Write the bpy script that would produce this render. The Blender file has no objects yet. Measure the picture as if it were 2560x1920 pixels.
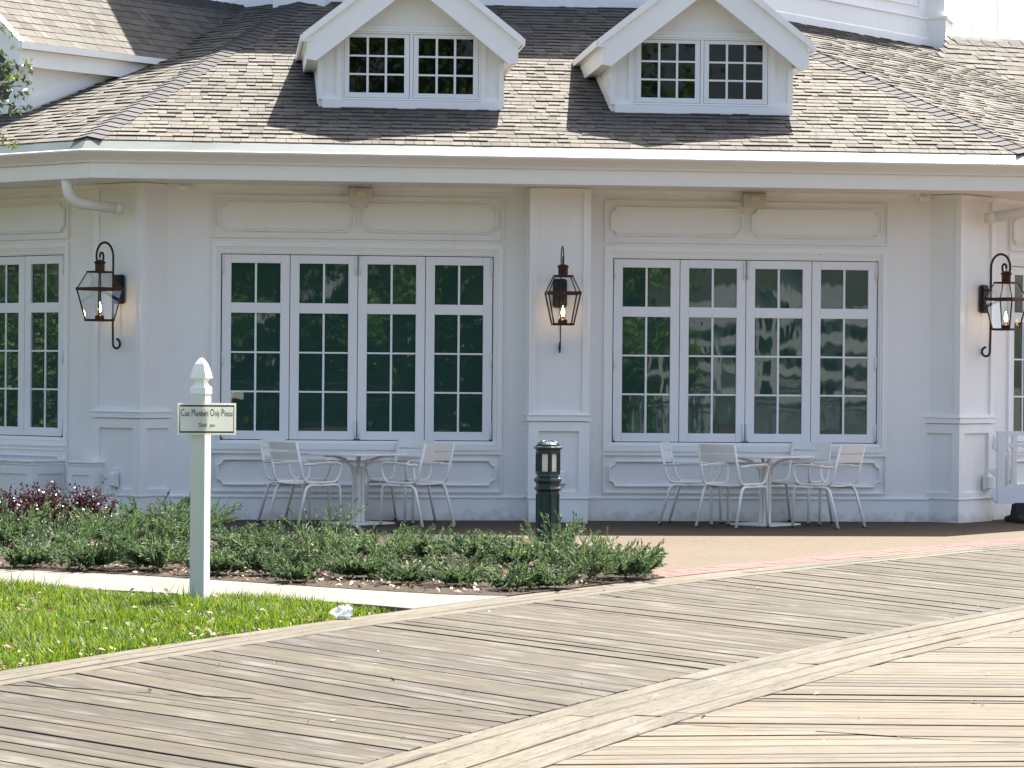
import bpy, math, random
import numpy as np
from mathutils import Vector, Matrix
random.seed(7); RNG = np.random.default_rng(7)
scene = bpy.context.scene
col = scene.collection
R = math.radians

# ------------------------------------------------------------------ camera
F = 7235.0; YAW = math.atan(.1); PITCH = math.atan(29/7235); ROLL = .0083      # pixels of the 2560x1920 photograph
CAM = np.array([-3.585, -31.12, 1.6])
FW = np.array([math.sin(YAW)*math.cos(PITCH), math.cos(YAW)*math.cos(PITCH), -math.sin(PITCH)])
_r0 = np.array([math.cos(YAW), -math.sin(YAW), 0.0]); _u0 = np.cross(_r0, FW)
RT = _r0*math.cos(ROLL)+_u0*math.sin(ROLL); UP = _u0*math.cos(ROLL)-_r0*math.sin(ROLL)
cd = bpy.data.cameras.new('camera'); cam = bpy.data.objects.new('camera', cd); col.objects.link(cam)
cd.sensor_width = 36; cd.lens = 36*F/2560; cd.clip_start = .5; cd.clip_end = 3000
m = Matrix.Identity(4)
for i in range(3):
    m[i][0] = RT[i]; m[i][1] = UP[i]; m[i][2] = -FW[i]; m[i][3] = CAM[i]
cam.matrix_world = m
scene.camera = cam
scene.render.resolution_x = 1024; scene.render.resolution_y = 768

# ------------------------------------------------------------------ light
SUN = Vector((.36, .43, 1.0)).normalized()
w = bpy.data.worlds.new('World'); scene.world = w; w.use_nodes = True
nt = w.node_tree; bg = nt.nodes['Background']
sky = nt.nodes.new('ShaderNodeTexSky'); sky.sky_type = 'NISHITA'; sky.sun_disc = False
sky.sun_elevation = math.asin(SUN.z); sky.sun_rotation = math.atan2(SUN.x, SUN.y)
sky.air_density = 1.0; sky.dust_density = 4.5; sky.ozone_density = .4
nt.links.new(sky.outputs[0], bg.inputs[0]); bg.inputs[1].default_value = .07
sd = bpy.data.lights.new('sun', 'SUN'); sd.energy = 5.0; sd.angle = R(.5); sd.color = (1, .955, .88)
so = bpy.data.objects.new('sun', sd); col.objects.link(so)
so.rotation_euler = SUN.to_track_quat('Z', 'Y').to_euler(); so.location = (10, 16, 30)
scene.view_settings.view_transform = 'Standard'; scene.view_settings.look = 'None'
scene.view_settings.exposure = 2.33; scene.view_settings.gamma = 1
scene.view_settings.use_curve_mapping = False

# ------------------------------------------------------------------ pixel -> ground / wall helpers (photo pixels)
def ray(x, y): return FW+RT*(x-1280)/F-UP*(y-960)/F
def gz(x, y, Z=0.0):
    d = ray(x, y); t = (Z-CAM[2])/d[2]; return CAM+d*t
def wy(x, y, Y=0.0):
    d = ray(x, y); t = (Y-CAM[1])/d[1]; return CAM+d*t
def dg(x, y, Z=0.0): return gz(x*2560/2212, y*2560/2212, Z)

# ------------------------------------------------------------------ materials
MATS = {}
def nodes(name):
    mt = bpy.data.materials.new(name); mt.use_nodes = True
    n = mt.node_tree.nodes; l = mt.node_tree.links
    b = n['Principled BSDF']; MATS[name] = mt
    return mt, n, l, b
def noise(n, l, scale, detail=3, rough=.55, vec=None, dist=0):
    t = n.new('ShaderNodeTexNoise'); t.inputs['Scale'].default_value = scale; t.inputs['Detail'].default_value = detail
    t.inputs['Roughness'].default_value = rough; t.inputs['Distortion'].default_value = dist
    if vec is not None: l.new(vec, t.inputs['Vector'])
    return t
def ramp(n, l, fac, stops):
    r = n.new('ShaderNodeValToRGB'); e = r.color_ramp.elements
    e[0].position, e[0].color = stops[0][0], (*stops[0][1], 1)
    e[1].position, e[1].color = stops[-1][0], (*stops[-1][1], 1)
    for p, c in stops[1:-1]:
        q = e.new(p); q.color = (*c, 1)
    l.new(fac, r.inputs[0]); return r
def mixc(n, l, fac, a, b, mode='MIX'):
    x = n.new('ShaderNodeMix'); x.data_type = 'RGBA'; x.blend_type = mode
    for s, v in ((0, fac), (6, a), (7, b)):
        if hasattr(v, 'links'): l.new(v, x.inputs[s])
        else: x.inputs[s].default_value = v if s == 0 else (*v, 1)
    return x.outputs[2]
def mth(n, l, op, a, b=0.0):
    x = n.new('ShaderNodeMath'); x.operation = op
    for i, v in enumerate((a, b)):
        if hasattr(v, 'links'): l.new(v, x.inputs[i])
        else: x.inputs[i].default_value = v
    return x.outputs[0]
def bump(n, l, b, h, strength, dist=.01):
    u = n.new('ShaderNodeBump'); u.inputs['Strength'].default_value = strength; u.inputs['Distance'].default_value = dist
    l.new(h, u.inputs['Height']); l.new(u.outputs[0], b.inputs['Normal']); return u
def coords(n, kind='Object', scale=None, l=None):
    t = n.new('ShaderNodeTexCoord')
    if scale is None: return t.outputs[kind]
    mp = n.new('ShaderNodeMapping'); mp.inputs['Scale'].default_value = scale
    l.new(t.outputs[kind], mp.inputs['Vector']); return mp.outputs[0]
def geo_pos(n): return n.new('ShaderNodeNewGeometry').outputs['Position']
def rnd(n, l):
    """random value per loose piece and per object"""
    g = n.new('ShaderNodeNewGeometry'); o = n.new('ShaderNodeObjectInfo')
    return mth(n, l, 'FRACT', mth(n, l, 'ADD', g.outputs['Random Per Island'], o.outputs['Random']))

def paint(name, c1, c2, rough=.5, spots=True):
    mt, n, l, b = nodes(name); P = geo_pos(n)
    big = noise(n, l, .9, 4, .6, P); fine = noise(n, l, 60, 2, .5, P)
    f = ramp(n, l, big.outputs[0], [(.3, c1), (.7, c2)]).outputs[0]
    if spots:
        # small scuffs and rain streaks
        mp = n.new('ShaderNodeMapping'); mp.inputs['Scale'].default_value = (5, 5, .5); l.new(P, mp.inputs['Vector'])
        st = noise(n, l, 1, 4, .6, mp.outputs[0])
        k = ramp(n, l, st.outputs[0], [(.55, (1, 1, 1)), (.85, (.95, .94, .92))]).outputs[0]
        f = mixc(n, l, 1.0, f, k, 'MULTIPLY')
        vo = n.new('ShaderNodeTexVoronoi'); vo.inputs['Scale'].default_value = 1.6; l.new(P, vo.inputs['Vector'])
        k2 = ramp(n, l, vo.outputs['Distance'], [(.012, (.45, .42, .38)), (.02, (1, 1, 1))]).outputs[0]
        f = mixc(n, l, .8, f, k2, 'MULTIPLY')
        sp = n.new('ShaderNodeSeparateXYZ'); l.new(P, sp.inputs[0]); sn = noise(n, l, 7, 4, .65, P)
        k3 = mth(n, l, 'ADD', mth(n, l, 'MULTIPLY', sp.outputs[2], 2.2), mth(n, l, 'MULTIPLY', sn.outputs[0], .9))
        f = mixc(n, l, 1.0, f, ramp(n, l, k3, [(.42, (.74, .70, .64)), (.68, (1, 1, 1))]).outputs[0], 'MULTIPLY')
    l.new(f, b.inputs['Base Color']); b.inputs['Roughness'].default_value = rough
    bump(n, l, b, fine.outputs[0], .12, .004)
    return mt
paint('white_paint', (.83, .82, .795), (.87, .86, .84))
paint('trim_paint', (.86, .855, .835), (.89, .885, .87), .42)
paint('sash_paint', (.80, .80, .805), (.84, .84, .85), .35, False)
paint('cream_metal', (.83, .80, .745), (.87, .84, .785), .33, False)
paint('post_paint', (.60, .625, .575), (.70, .72, .68), .5)
paint('pipe_paint', (.76, .75, .71), (.82, .81, .78), .4)
paint('speaker_beige', (.56, .50, .40), (.62, .56, .46), .6, False)
paint('barrier_plastic', (.76, .77, .78), (.80, .80, .80), .45, False)

def metal_apron():
    mt, n, l, b = nodes('flashing'); P = geo_pos(n)
    mp = n.new('ShaderNodeMapping'); mp.inputs['Scale'].default_value = (1.3, 1.3, 5); l.new(P, mp.inputs['Vector'])
    t = noise(n, l, 1.2, 4, .6, mp.outputs[0])
    l.new(ramp(n, l, t.outputs[0], [(.3, (0.0778, 0.1020, 0.0945)), (.5, (0.1109, 0.1342, 0.1263)), (.75, (0.1274, 0.1479, 0.1392))]).outputs[0], b.inputs['Base Color'])
    b.inputs['Roughness'].default_value = .45
metal_apron()

def shingle_mat(name, band):
    mt, n, l, b = nodes(name); P = geo_pos(n)
    r = rnd(n, l)
    base = ramp(n, l, r, [(0, (0.0791, 0.0741, 0.0669)), (.3, (0.1051, 0.0994, 0.0872)), (.6, (0.1198, 0.1131, 0.0996)), (.82, (0.0976, 0.0959, 0.0913)), (1, (0.1327, 0.1269, 0.1116))]).outputs[0]
    gr = noise(n, l, 260, 2, .6, P); big = noise(n, l, .7, 3, .5, P); mid = noise(n, l, 14, 3, .6, P)
    c = mixc(n, l, .55, base, ramp(n, l, gr.outputs[0], [(.25, (.55, .55, .55)), (.75, (1.35, 1.3, 1.25))]).outputs[0], 'MULTIPLY')
    c = mixc(n, l, .5, c, ramp(n, l, mid.outputs[0], [(.3, (.75, .75, .76)), (.7, (1.15, 1.13, 1.1))]).outputs[0], 'MULTIPLY')
    c = mixc(n, l, .6, c, ramp(n, l, big.outputs[0], [(.3, (.85, .85, .86)), (.7, (1.1, 1.09, 1.07))]).outputs[0], 'MULTIPLY')
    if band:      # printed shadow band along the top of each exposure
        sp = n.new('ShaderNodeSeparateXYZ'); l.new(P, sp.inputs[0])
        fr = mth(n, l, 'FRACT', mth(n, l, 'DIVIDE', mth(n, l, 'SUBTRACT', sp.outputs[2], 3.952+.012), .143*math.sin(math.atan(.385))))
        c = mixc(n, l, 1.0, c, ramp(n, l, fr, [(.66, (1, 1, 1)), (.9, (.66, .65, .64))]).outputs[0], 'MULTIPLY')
    l.new(c, b.inputs['Base Color']); b.inputs['Roughness'].default_value = .95; b.inputs['Specular IOR Level'].default_value = .2
    bump(n, l, b, gr.outputs[0], .5, .003)
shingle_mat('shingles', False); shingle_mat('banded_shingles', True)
def cap_mat():
    mt, n, l, b = nodes('ridge_cap'); P = geo_pos(n); r = rnd(n, l)
    gr = noise(n, l, 240, 2, .6, P)
    c = mixc(n, l, .5, ramp(n, l, r, [(0, (0.0492, 0.0471, 0.0465)), (1, (0.0722, 0.0694, 0.0676))]).outputs[0], ramp(n, l, gr.outputs[0], [(.25, (0.3468, 0.3621, 0.3825)), (.75, (0.7514, 0.7845, 0.8287))]).outputs[0], 'MULTIPLY')
    l.new(c, b.inputs['Base Color']); b.inputs['Roughness'].default_value = .95
cap_mat()

def wood(name, cols, scl=1.0):
    mt, n, l, b = nodes(name)
    o = n.new('ShaderNodeObjectInfo'); tc = n.new('ShaderNodeTexCoord')
    cmb = n.new('ShaderNodeCombineXYZ'); l.new(mth(n, l, 'MULTIPLY', o.outputs['Random'], 91.0), cmb.inputs[0]); l.new(mth(n, l, 'MULTIPLY', o.outputs['Random'], 37.0), cmb.inputs[2])
    va = n.new('ShaderNodeVectorMath'); l.new(tc.outputs['Object'], va.inputs[0]); l.new(cmb.outputs[0], va.inputs[1])
    mp = n.new('ShaderNodeMapping'); mp.inputs['Scale'].default_value = (4.5*scl, 32, 10); l.new(va.outputs[0], mp.inputs['Vector'])
    g1 = noise(n, l, 1.0, 6, .62, mp.outputs[0], .4)
    mp2 = n.new('ShaderNodeMapping'); mp2.inputs['Scale'].default_value = (9, 130, 30); l.new(va.outputs[0], mp2.inputs['Vector'])
    g2 = noise(n, l, 1.0, 4, .6, mp2.outputs[0])
    mp3 = n.new('ShaderNodeMapping'); mp3.inputs['Scale'].default_value = (1.8, 9, 4); l.new(va.outputs[0], mp3.inputs['Vector'])
    g3 = noise(n, l, 1.0, 4, .6, mp3.outputs[0])
    base = ramp(n, l, o.outputs['Random'], cols).outputs[0]
    c = mixc(n, l, .85, base, ramp(n, l, g1.outputs[0], [(.30, (.48, .46, .44)), (.47, (.92, .91, .89)), (.68, (1.26, 1.24, 1.2))]).outputs[0], 'MULTIPLY')
    c = mixc(n, l, .7, c, ramp(n, l, g2.outputs[0], [(.30, (.5, .47, .44)), (.5, (1, 1, 1)), (.75, (1.2, 1.18, 1.13))]).outputs[0], 'MULTIPLY')
    # blotches: grey weathering and foot wear
    c = mixc(n, l, ramp(n, l, g3.outputs[0], [(.5, (0, 0, 0)), (.72, (.75, .75, .75))]).outputs[0], c, (.095, .088, .078))
    wp = geo_pos(n); big = noise(n, l, .45, 3, .5, wp)
    c = mixc(n, l, .7, c, ramp(n, l, big.outputs[0], [(.3, (.82, .81, .80)), (.7, (1.12, 1.11, 1.1))]).outputs[0], 'MULTIPLY')
    # dirt and rot in the rounded board edges
    sp = n.new('ShaderNodeSeparateXYZ'); l.new(tc.outputs['Object'], sp.inputs[0])
    ed = mth(n, l, 'ADD', mth(n, l, 'ABSOLUTE', sp.outputs[1]), mth(n, l, 'MULTIPLY', g3.outputs[0], .006))
    c = mixc(n, l, 1.0, c, ramp(n, l, ed, [(.060, (1, 1, 1)), (.069, (.50, .47, .44))]).outputs[0], 'MULTIPLY')
    l.new(c, b.inputs['Base Color']); b.inputs['Roughness'].default_value = .8; b.inputs['Specular IOR Level'].default_value = .25
    ad = mth(n, l, 'ADD', g1.outputs[0], mth(n, l, 'MULTIPLY', g2.outputs[0], .6))
    bump(n, l, b, ad, .6, .004)
wood('plank_wood', [(0, (0.0300, 0.0240, 0.0163)), (.2, (0.0436, 0.0350, 0.0225)), (.45, (0.0373, 0.0312, 0.0218)), (.7, (0.0509, 0.0424, 0.0269)), (.88, (0.0300, 0.0260, 0.0193)), (1, (0.0481, 0.0403, 0.0269))])
wood('sheen_wood', [(0, (0.0528, 0.0424, 0.0301)), (.2, (0.0804, 0.0652, 0.0443)), (.45, (0.0679, 0.0569, 0.0420)), (.7, (0.0956, 0.0781, 0.0532)), (.88, (0.0553, 0.0483, 0.0376)), (1, (0.0880, 0.0724, 0.0518))])  # paler copy of plank_wood; sheen on the angled boards painted into the colour
wood('border_wood', [(0, (0.0652, 0.0568, 0.0415)), (.5, (0.0765, 0.0669, 0.0489)), (1, (0.0594, 0.0531, 0.0394))])

def patio():
    mt, n, l, b = nodes('pebble_concrete'); P = geo_pos(n)
    vo = n.new('ShaderNodeTexVoronoi'); vo.inputs['Scale'].default_value = 70; l.new(P, vo.inputs['Vector'])
    peb = ramp(n, l, vo.outputs['Color'], [(.1, (0.0328, 0.0182, 0.0054)), (.5, (0.0505, 0.0310, 0.0099)), (.9, (0.0638, 0.0430, 0.0155))]).outputs[0]
    edge = ramp(n, l, vo.outputs['Distance'], [(.2, (1, 1, 1)), (.7, (.8, .78, .75))]).outputs[0]
    big = noise(n, l, .8, 4, .6, P)
    c = mixc(n, l, .8, peb, edge, 'MULTIPLY')
    for sc, lo, hi in ((13, .66, 1.34), (4, .86, 1.12)):
        q = noise(n, l, sc, 3, .7, P); c = mixc(n, l, .9, c, ramp(n, l, q.outputs[0], [(.3, (lo, lo*.98, lo*.95)), (.7, (hi, hi, hi))]).outputs[0], 'MULTIPLY')
    c = mixc(n, l, .8, c, ramp(n, l, big.outputs[0], [(.3, (.86, .84, .82)), (.7, (1.1, 1.1, 1.1))]).outputs[0], 'MULTIPLY')
    l.new(c, b.inputs['Base Color']); b.inputs['Roughness'].default_value = .85
    bump(n, l, b, vo.outputs['Distance'], .4, .004)
patio()
def generic(name, c1, c2, scale, rough=.8, bstr=.3, detail=4, spec=.3):
    mt, n, l, b = nodes(name); P = geo_pos(n)
    t = noise(n, l, scale, detail, .65, P); t2 = noise(n, l, scale*9, 2, .5, P)
    c = mixc(n, l, .5, ramp(n, l, t.outputs[0], [(.3, c1), (.7, c2)]).outputs[0], ramp(n, l, t2.outputs[0], [(.3, (.75, .75, .75)), (.7, (1.2, 1.2, 1.2))]).outputs[0], 'MULTIPLY')
    l.new(c, b.inputs['Base Color']); b.inputs['Roughness'].default_value = rough; b.inputs['Specular IOR Level'].default_value = spec
    bump(n, l, b, t2.outputs[0], bstr, .01); return mt
generic('concrete', (0.0976, 0.0893, 0.0759), (0.1171, 0.1100, 0.0976), 1.6, .85, .2)
generic('soil', (.035, .025, .018), (.07, .05, .035), 6, .95, .8)
generic('mulch', (0.0210, 0.0134, 0.0092), (0.0462, 0.0315, 0.0210), 25, .95, 1)
generic('turf_soil', (.06, .075, .025), (.10, .11, .04), 12, .95, .8)
generic('iron', (.012, .012, .013), (.02, .02, .022), 8, .45, .15)
generic('rubber', (.012, .012, .012), (.02, .02, .02), 20, .75, .3)
generic('bollard_green', (.006, .028, .026), (.009, .038, .034), 6, .28, .1, 3, .5)
generic('bark', (.10, .08, .06), (.19, .16, .13), 14, .95, 1)
generic('hotel_wall', (.34, .38, .38), (.42, .45, .45), .3, .7, .05)
generic('hotel_roof', (.10, .11, .12), (.15, .16, .17), .5, .9, .05)
generic('water', (.02, .05, .055), (.03, .065, .07), .3, .08, .25)
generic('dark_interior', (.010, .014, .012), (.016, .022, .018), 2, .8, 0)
generic('navy_print', (.02, .028, .055), (.025, .032, .06), 30, .5, 0)
generic('fixture_grey', (.55, .53, .49), (.62, .60, .56), 10, .5, .05)
def copper():
    mt, n, l, b = nodes('aged_copper'); P = geo_pos(n); t = noise(n, l, 18, 4, .6, P)
    l.new(ramp(n, l, t.outputs[0], [(.35, (.030, .016, .012)), (.7, (.10, .042, .026))]).outputs[0], b.inputs['Base Color'])
    b.inputs['Metallic'].default_value = .75; b.inputs['Roughness'].default_value = .42
copper()
def brick():
    mt, n, l, b = nodes('red_paver'); P = geo_pos(n); o = n.new('ShaderNodeObjectInfo'); t = noise(n, l, 60, 4, .7, P)
    c = mixc(n, l, .6, ramp(n, l, o.outputs['Random'], [(0, (.120, .030, .025)), (.5, (.145, .042, .035)), (1, (.105, .029, .025))]).outputs[0], ramp(n, l, t.outputs[0], [(.3, (.75, .72, .7)), (.7, (1.25, 1.2, 1.2))]).outputs[0], 'MULTIPLY')
    l.new(c, b.inputs['Base Color']); b.inputs['Roughness'].default_value = .85; bump(n, l, b, t.outputs[0], .4, .004)
brick()
def pane_mat(name, col_, wav, ior=1.75):
    mt, n, l, b = nodes(name); P = geo_pos(n)
    mp = n.new('ShaderNodeMapping'); mp.inputs['Scale'].default_value = (3.2, 3.2, 1.3); l.new(P, mp.inputs['Vector'])
    t = noise(n, l, 1.3, 2, .45, mp.outputs[0])
    b.inputs['Base Color'].default_value = (*col_, 1); b.inputs['Roughness'].default_value = .015
    b.inputs['IOR'].default_value = ior
    bump(n, l, b, t.outputs[0], wav, .02)
pane_mat('window_glass', (.024, .062, .047), .03, 1.75)
pane_mat('dormer_glass', (.004, .005, .004), .012, 1.42)
def clear_glass():
    mt, n, l, b = nodes('lantern_glass')
    tr = n.new('ShaderNodeBsdfTransparent'); gl = n.new('ShaderNodeBsdfGlossy'); gl.inputs['Roughness'].default_value = .03
    tr.inputs[0].default_value = (.93, .95, .95, 1)
    fr = n.new('ShaderNodeFresnel'); fr.inputs[0].default_value = 1.5
    mx = n.new('ShaderNodeMixShader'); l.new(mth(n, l, 'MULTIPLY', fr.outputs[0], .22), mx.inputs[0]); l.new(tr.outputs[0], mx.inputs[1]); l.new(gl.outputs[0], mx.inputs[2])
    l.new(mx.outputs[0], n['Material Output'].inputs[0])
clear_glass()
def emis(name, c, s):
    mt, n, l, b = nodes(name); b.inputs['Base Color'].default_value = (*c, 1)
    b.inputs['Emission Color'].default_value = (*c, 1); b.inputs['Emission Strength'].default_value = s
emis('flame', (1, .62, .25), 9)
def diffuser():
    mt, n, l, b = nodes('frosted_lens'); b.inputs['Base Color'].default_value = (.80, .74, .62, 1); b.inputs['Roughness'].default_value = .4
    b.inputs['Subsurface Weight'].default_value = 0
diffuser()
def leafy(name, stops, trans, rough=.5, tw=.4, spec=.35):
    mt, n, l, b = nodes(name); r = rnd(n, l); P = geo_pos(n)
    big = noise(n, l, 2.2, 3, .5, P)
    c = ramp(n, l, r, stops).outputs[0]
    c = mixc(n, l, .7, c, ramp(n, l, big.outputs[0], [(.3, (.75, .78, .78)), (.7, (1.2, 1.18, 1.1))]).outputs[0], 'MULTIPLY')
    l.new(c, b.inputs['Base Color']); b.inputs['Roughness'].default_value = rough; b.inputs['Specular IOR Level'].default_value = spec
    t = n.new('ShaderNodeBsdfTranslucent'); l.new(mixc(n, l, 1.0, c, trans, 'MULTIPLY'), t.inputs[0])
    mx = n.new('ShaderNodeMixShader'); mx.inputs[0].default_value = tw
    l.new(b.outputs[0], mx.inputs[1]); l.new(t.outputs[0], mx.inputs[2]); l.new(mx.outputs[0], n['Material Output'].inputs[0])
leafy('grass_blade', [(0, (0.0338, 0.0691, 0.0057)), (.4, (0.0676, 0.1196, 0.0085)), (.75, (0.1084, 0.1634, 0.0125)), (.93, (0.1619, 0.1811, 0.0295)), (1, (0.2161, 0.1954, 0.0680))], (1.0812, 1.1592, 0.4388), .5, .5)
leafy('juniper_needle', [(0, (0.0309, 0.0590, 0.0392)), (.5, (0.0594, 0.0998, 0.0576)), (.85, (0.1010, 0.1474, 0.0783)), (1, (0.1901, 0.2155, 0.1267))], (1.5444, 1.5876, 1.0368), .6, .3, .25)
leafy('red_leaf', [(0, (0.0136, 0.0050, 0.0062)), (.5, (0.0372, 0.0074, 0.0112)), (.8, (0.0682, 0.0124, 0.0174)), (1, (0.0992, 0.0372, 0.0372))], (0.9300, 0.5580, 0.5580), .28, .25, .6)
leafy('oak_leaf', [(0, (.03, .045, .02)), (.5, (.06, .08, .035)), (1, (.14, .155, .09))], (1.4, 1.5, .8), .3, .35, .6)
leafy('tree_leaf', [(0, (.05, .10, .02)), (.5, (.09, .16, .03)), (1, (.15, .21, .05))], (1.3, 1.5, .7), .5, .35)
leafy('dry_leaf', [(0, (0.0255, 0.0170, 0.0119)), (.3, (0.0935, 0.0595, 0.0340)), (.65, (0.2295, 0.1700, 0.1105)), (1, (0.3570, 0.3060, 0.2295))], (0.8500, 0.7650, 0.5950), .6, .2)
def sign_board():
    mt, n, l, b = nodes('sign_plastic'); c = (.80, .82, .77, 1); b.inputs['Base Color'].default_value = c; b.inputs['Roughness'].default_value = .4
    t = n.new('ShaderNodeBsdfTranslucent'); t.inputs[0].default_value = (.8, .8, .72, 1)
    mx = n.new('ShaderNodeMixShader'); mx.inputs[0].default_value = .35
    l.new(b.outputs[0], mx.inputs[1]); l.new(t.outputs[0], mx.inputs[2]); l.new(mx.outputs[0], n['Material Output'].inputs[0])
sign_board()
def bagmat():
    mt, n, l, b = nodes('clear_film'); b.inputs['Base Color'].default_value = (.75, .78, .80, 1); b.inputs['Roughness'].default_value = .25
    tr = n.new('ShaderNodeBsdfTransparent'); mx = n.new('ShaderNodeMixShader'); mx.inputs[0].default_value = .3
    l.new(b.outputs[0], mx.inputs[1]); l.new(tr.outputs[0], mx.inputs[2]); l.new(mx.outputs[0], n['Material Output'].inputs[0])
bagmat()

# ------------------------------------------------------------------ mesh helpers
def link(name, me, mat, parent=None, smooth=False):
    if mat and not me.materials: me.materials.append(MATS[mat])
    if smooth:
        me.polygons.foreach_set('use_smooth', [True]*len(me.polygons))
    o = bpy.data.objects.new(name, me); col.objects.link(o)
    if parent: o.parent = parent
    return o
class MB:
    def __init__(s): s.v = []; s.f = []
    def add(s, vs, fs, M=None):
        b = len(s.v)
        s.v += [tuple(M @ Vector(p)) for p in vs] if M is not None else [tuple(p) for p in vs]
        s.f += [tuple(i+b for i in f) for f in fs]; return s
    def box(s, x0, x1, y0, y1, z0, z1, M=None):
        return s.add([(x0,y0,z0),(x1,y0,z0),(x1,y1,z0),(x0,y1,z0),(x0,y0,z1),(x1,y0,z1),(x1,y1,z1),(x0,y1,z1)],
                     [(0,3,2,1),(4,5,6,7),(0,1,5,4),(1,2,6,5),(2,3,7,6),(3,0,4,7)], M)
    def prism(s, poly, a, b, axis='y', M=None):
        """extrude polygon (u,w) from a to b; axis y: u=x w=z ; axis z: u=x w=y ; axis x: u=y w=z"""
        f = {'y': lambda u, w, t: (u, t, w), 'z': lambda u, w, t: (u, w, t), 'x': lambda u, w, t: (t, u, w)}[axis]
        n = len(poly); vs = [f(u, w_, a) for u, w_ in poly]+[f(u, w_, b) for u, w_ in poly]
        fs = [tuple(range(n)), tuple(range(2*n-1, n-1, -1))]+[(i, i+n, (i+1) % n+n, (i+1) % n) for i in range(n)]
        return s.add(vs, fs, M)
    def tube(s, pts, r, n=8, cap=True, M=None, flat=None, closed=False):
        pts = [Vector(p) for p in pts]; k = len(pts); rings = []; vs = []; prev = None
        for i, p in enumerate(pts):
            if closed: t = (pts[(i+1) % k]-pts[i-1])
            else: t = (pts[min(i+1, k-1)]-pts[max(i-1, 0)])
            t.normalize()
            if prev is None:
                a = Vector((0, 0, 1)) if abs(t.z) < .9 else Vector((1, 0, 0))
                if flat is not None: a = Vector(flat)
                u = t.cross(a).normalized()
            else:
                u = prev-t*prev.dot(t)
                if u.length < 1e-6: u = t.orthogonal()
                u.normalize()
            prev = u; v = t.cross(u)
            ri = r[i] if isinstance(r, (list, tuple)) and not (flat is not None) else r
            for j in range(n):
                an = 2*math.pi*(j+.5)/n
                if flat is not None: q = p+u*math.cos(an)*r[0]*1.3+v*math.sin(an)*r[1]*1.3
                else: q = p+u*math.cos(an)*ri+v*math.sin(an)*ri
                vs.append(q)
        fs = []
        for i in range(k if closed else k-1):
            for j in range(n):
                a0 = i*n+j; a1 = i*n+(j+1) % n; b0 = ((i+1) % k)*n+j; b1 = ((i+1) % k)*n+(j+1) % n
                fs.append((a0, a1, b1, b0))
        if cap and not closed: fs += [tuple(range(n-1, -1, -1)), tuple(range((k-1)*n, k*n))]
        return s.add(vs, fs, M)
    def lathe(s, prof, n=16, M=None, off=0.0):
        vs = []; k = len(prof)
        for r, z in prof:
            for j in range(n):
                a = 2*math.pi*j/n+off; vs.append((r*math.cos(a), r*math.sin(a), z))
        fs = [(i*n+j, i*n+(j+1) % n, (i+1)*n+(j+1) % n, (i+1)*n+j) for i in range(k-1) for j in range(n)]
        fs += [tuple(range(n-1, -1, -1)), tuple(range((k-1)*n, k*n))]
        return s.add(vs, fs, M)
    def build(s, name, mat, parent=None, smooth=False, M=None, bevel=0):
        me = bpy.data.meshes.new(name)
        v = [tuple(M @ Vector(p)) for p in s.v] if M is not None else s.v
        me.from_pydata(v, [], s.f); me.update()
        o = link(name, me, mat, parent, smooth)
        if bevel:
            b = o.modifiers.new('bevel', 'BEVEL'); b.width = bevel; b.segments = 2; b.limit_method = 'ANGLE'
        return o
def quads_obj(name, V, mat, parent=None, nper=4):
    """V: (N, nper, 3) array of separate faces"""
    N = len(V); me = bpy.data.meshes.new(name)
    me.vertices.add(N*nper); me.vertices.foreach_set('co', V.reshape(-1).astype(np.float32))
    me.loops.add(N*nper); me.loops.foreach_set('vertex_index', np.arange(N*nper, dtype=np.int32))
    me.polygons.add(N); me.polygons.foreach_set('loop_start', np.arange(0, N*nper, nper, dtype=np.int32))
    me.polygons.foreach_set('loop_total', np.full(N, nper, dtype=np.int32))
    me.update(calc_edges=True); me.validate()
    return link(name, me, mat, parent)
def tag(o, label, cat=None, group=None, kind=None):
    if label: o['label'] = label
    if cat: o['category'] = cat
    if group: o['group'] = group
    if kind: o['kind'] = kind
    return o
def empty(name, loc=(0, 0, 0), rz=0.0):
    o = bpy.data.objects.new(name, None); col.objects.link(o); o.location = loc; o.rotation_euler = (0, 0, rz); o.empty_display_size = .2
    return o
def copy_tree(o, parent=None):
    c = o.copy(); col.objects.link(c); c.parent = parent
    for ch in list(o.children): copy_tree(ch, c)
    return c

# ------------------------------------------------------------------ octagonal pavilion: plan numbers
XC = -.03; YC = 10.88; T8 = math.tan(R(22.5))
HALF = 4.507                       # half side of the wall octagon (wall plane y = 0)
EY, EZ, SL = -1.12, 3.952, .385      # shingle edge and roof slope
def FT(theta): return Matrix.Translation((XC, YC, 0)) @ Matrix.Rotation(R(theta), 4, 'Z') @ Matrix.Translation((-XC, -YC, 0))
def half(y): return HALF-y*T8      # half width of the octagon side at local depth y
bld = empty('building', (XC, YC, 0))
tag(bld, 'white octagonal pavilion with grey shingle roof, dormers and folding windows', 'building')
BI = Matrix.Translation((-XC, -YC, 0))
def part(mb, name, mat, parent=None, smooth=False, th=0, bevel=0):
    """part of the building given in facet coordinates"""
    o = mb.build(name, mat, parent or bld, smooth, (BI @ FT(th)), bevel); return o
WIN0 = ((-2.115, 1.485), (2.115, 1.485)); WIN1 = ((-2.08, 1.34), (2.08, 1.34))       # window openings: centre offset, half width
WZ0, WZ1 = .84, 2.862
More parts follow.
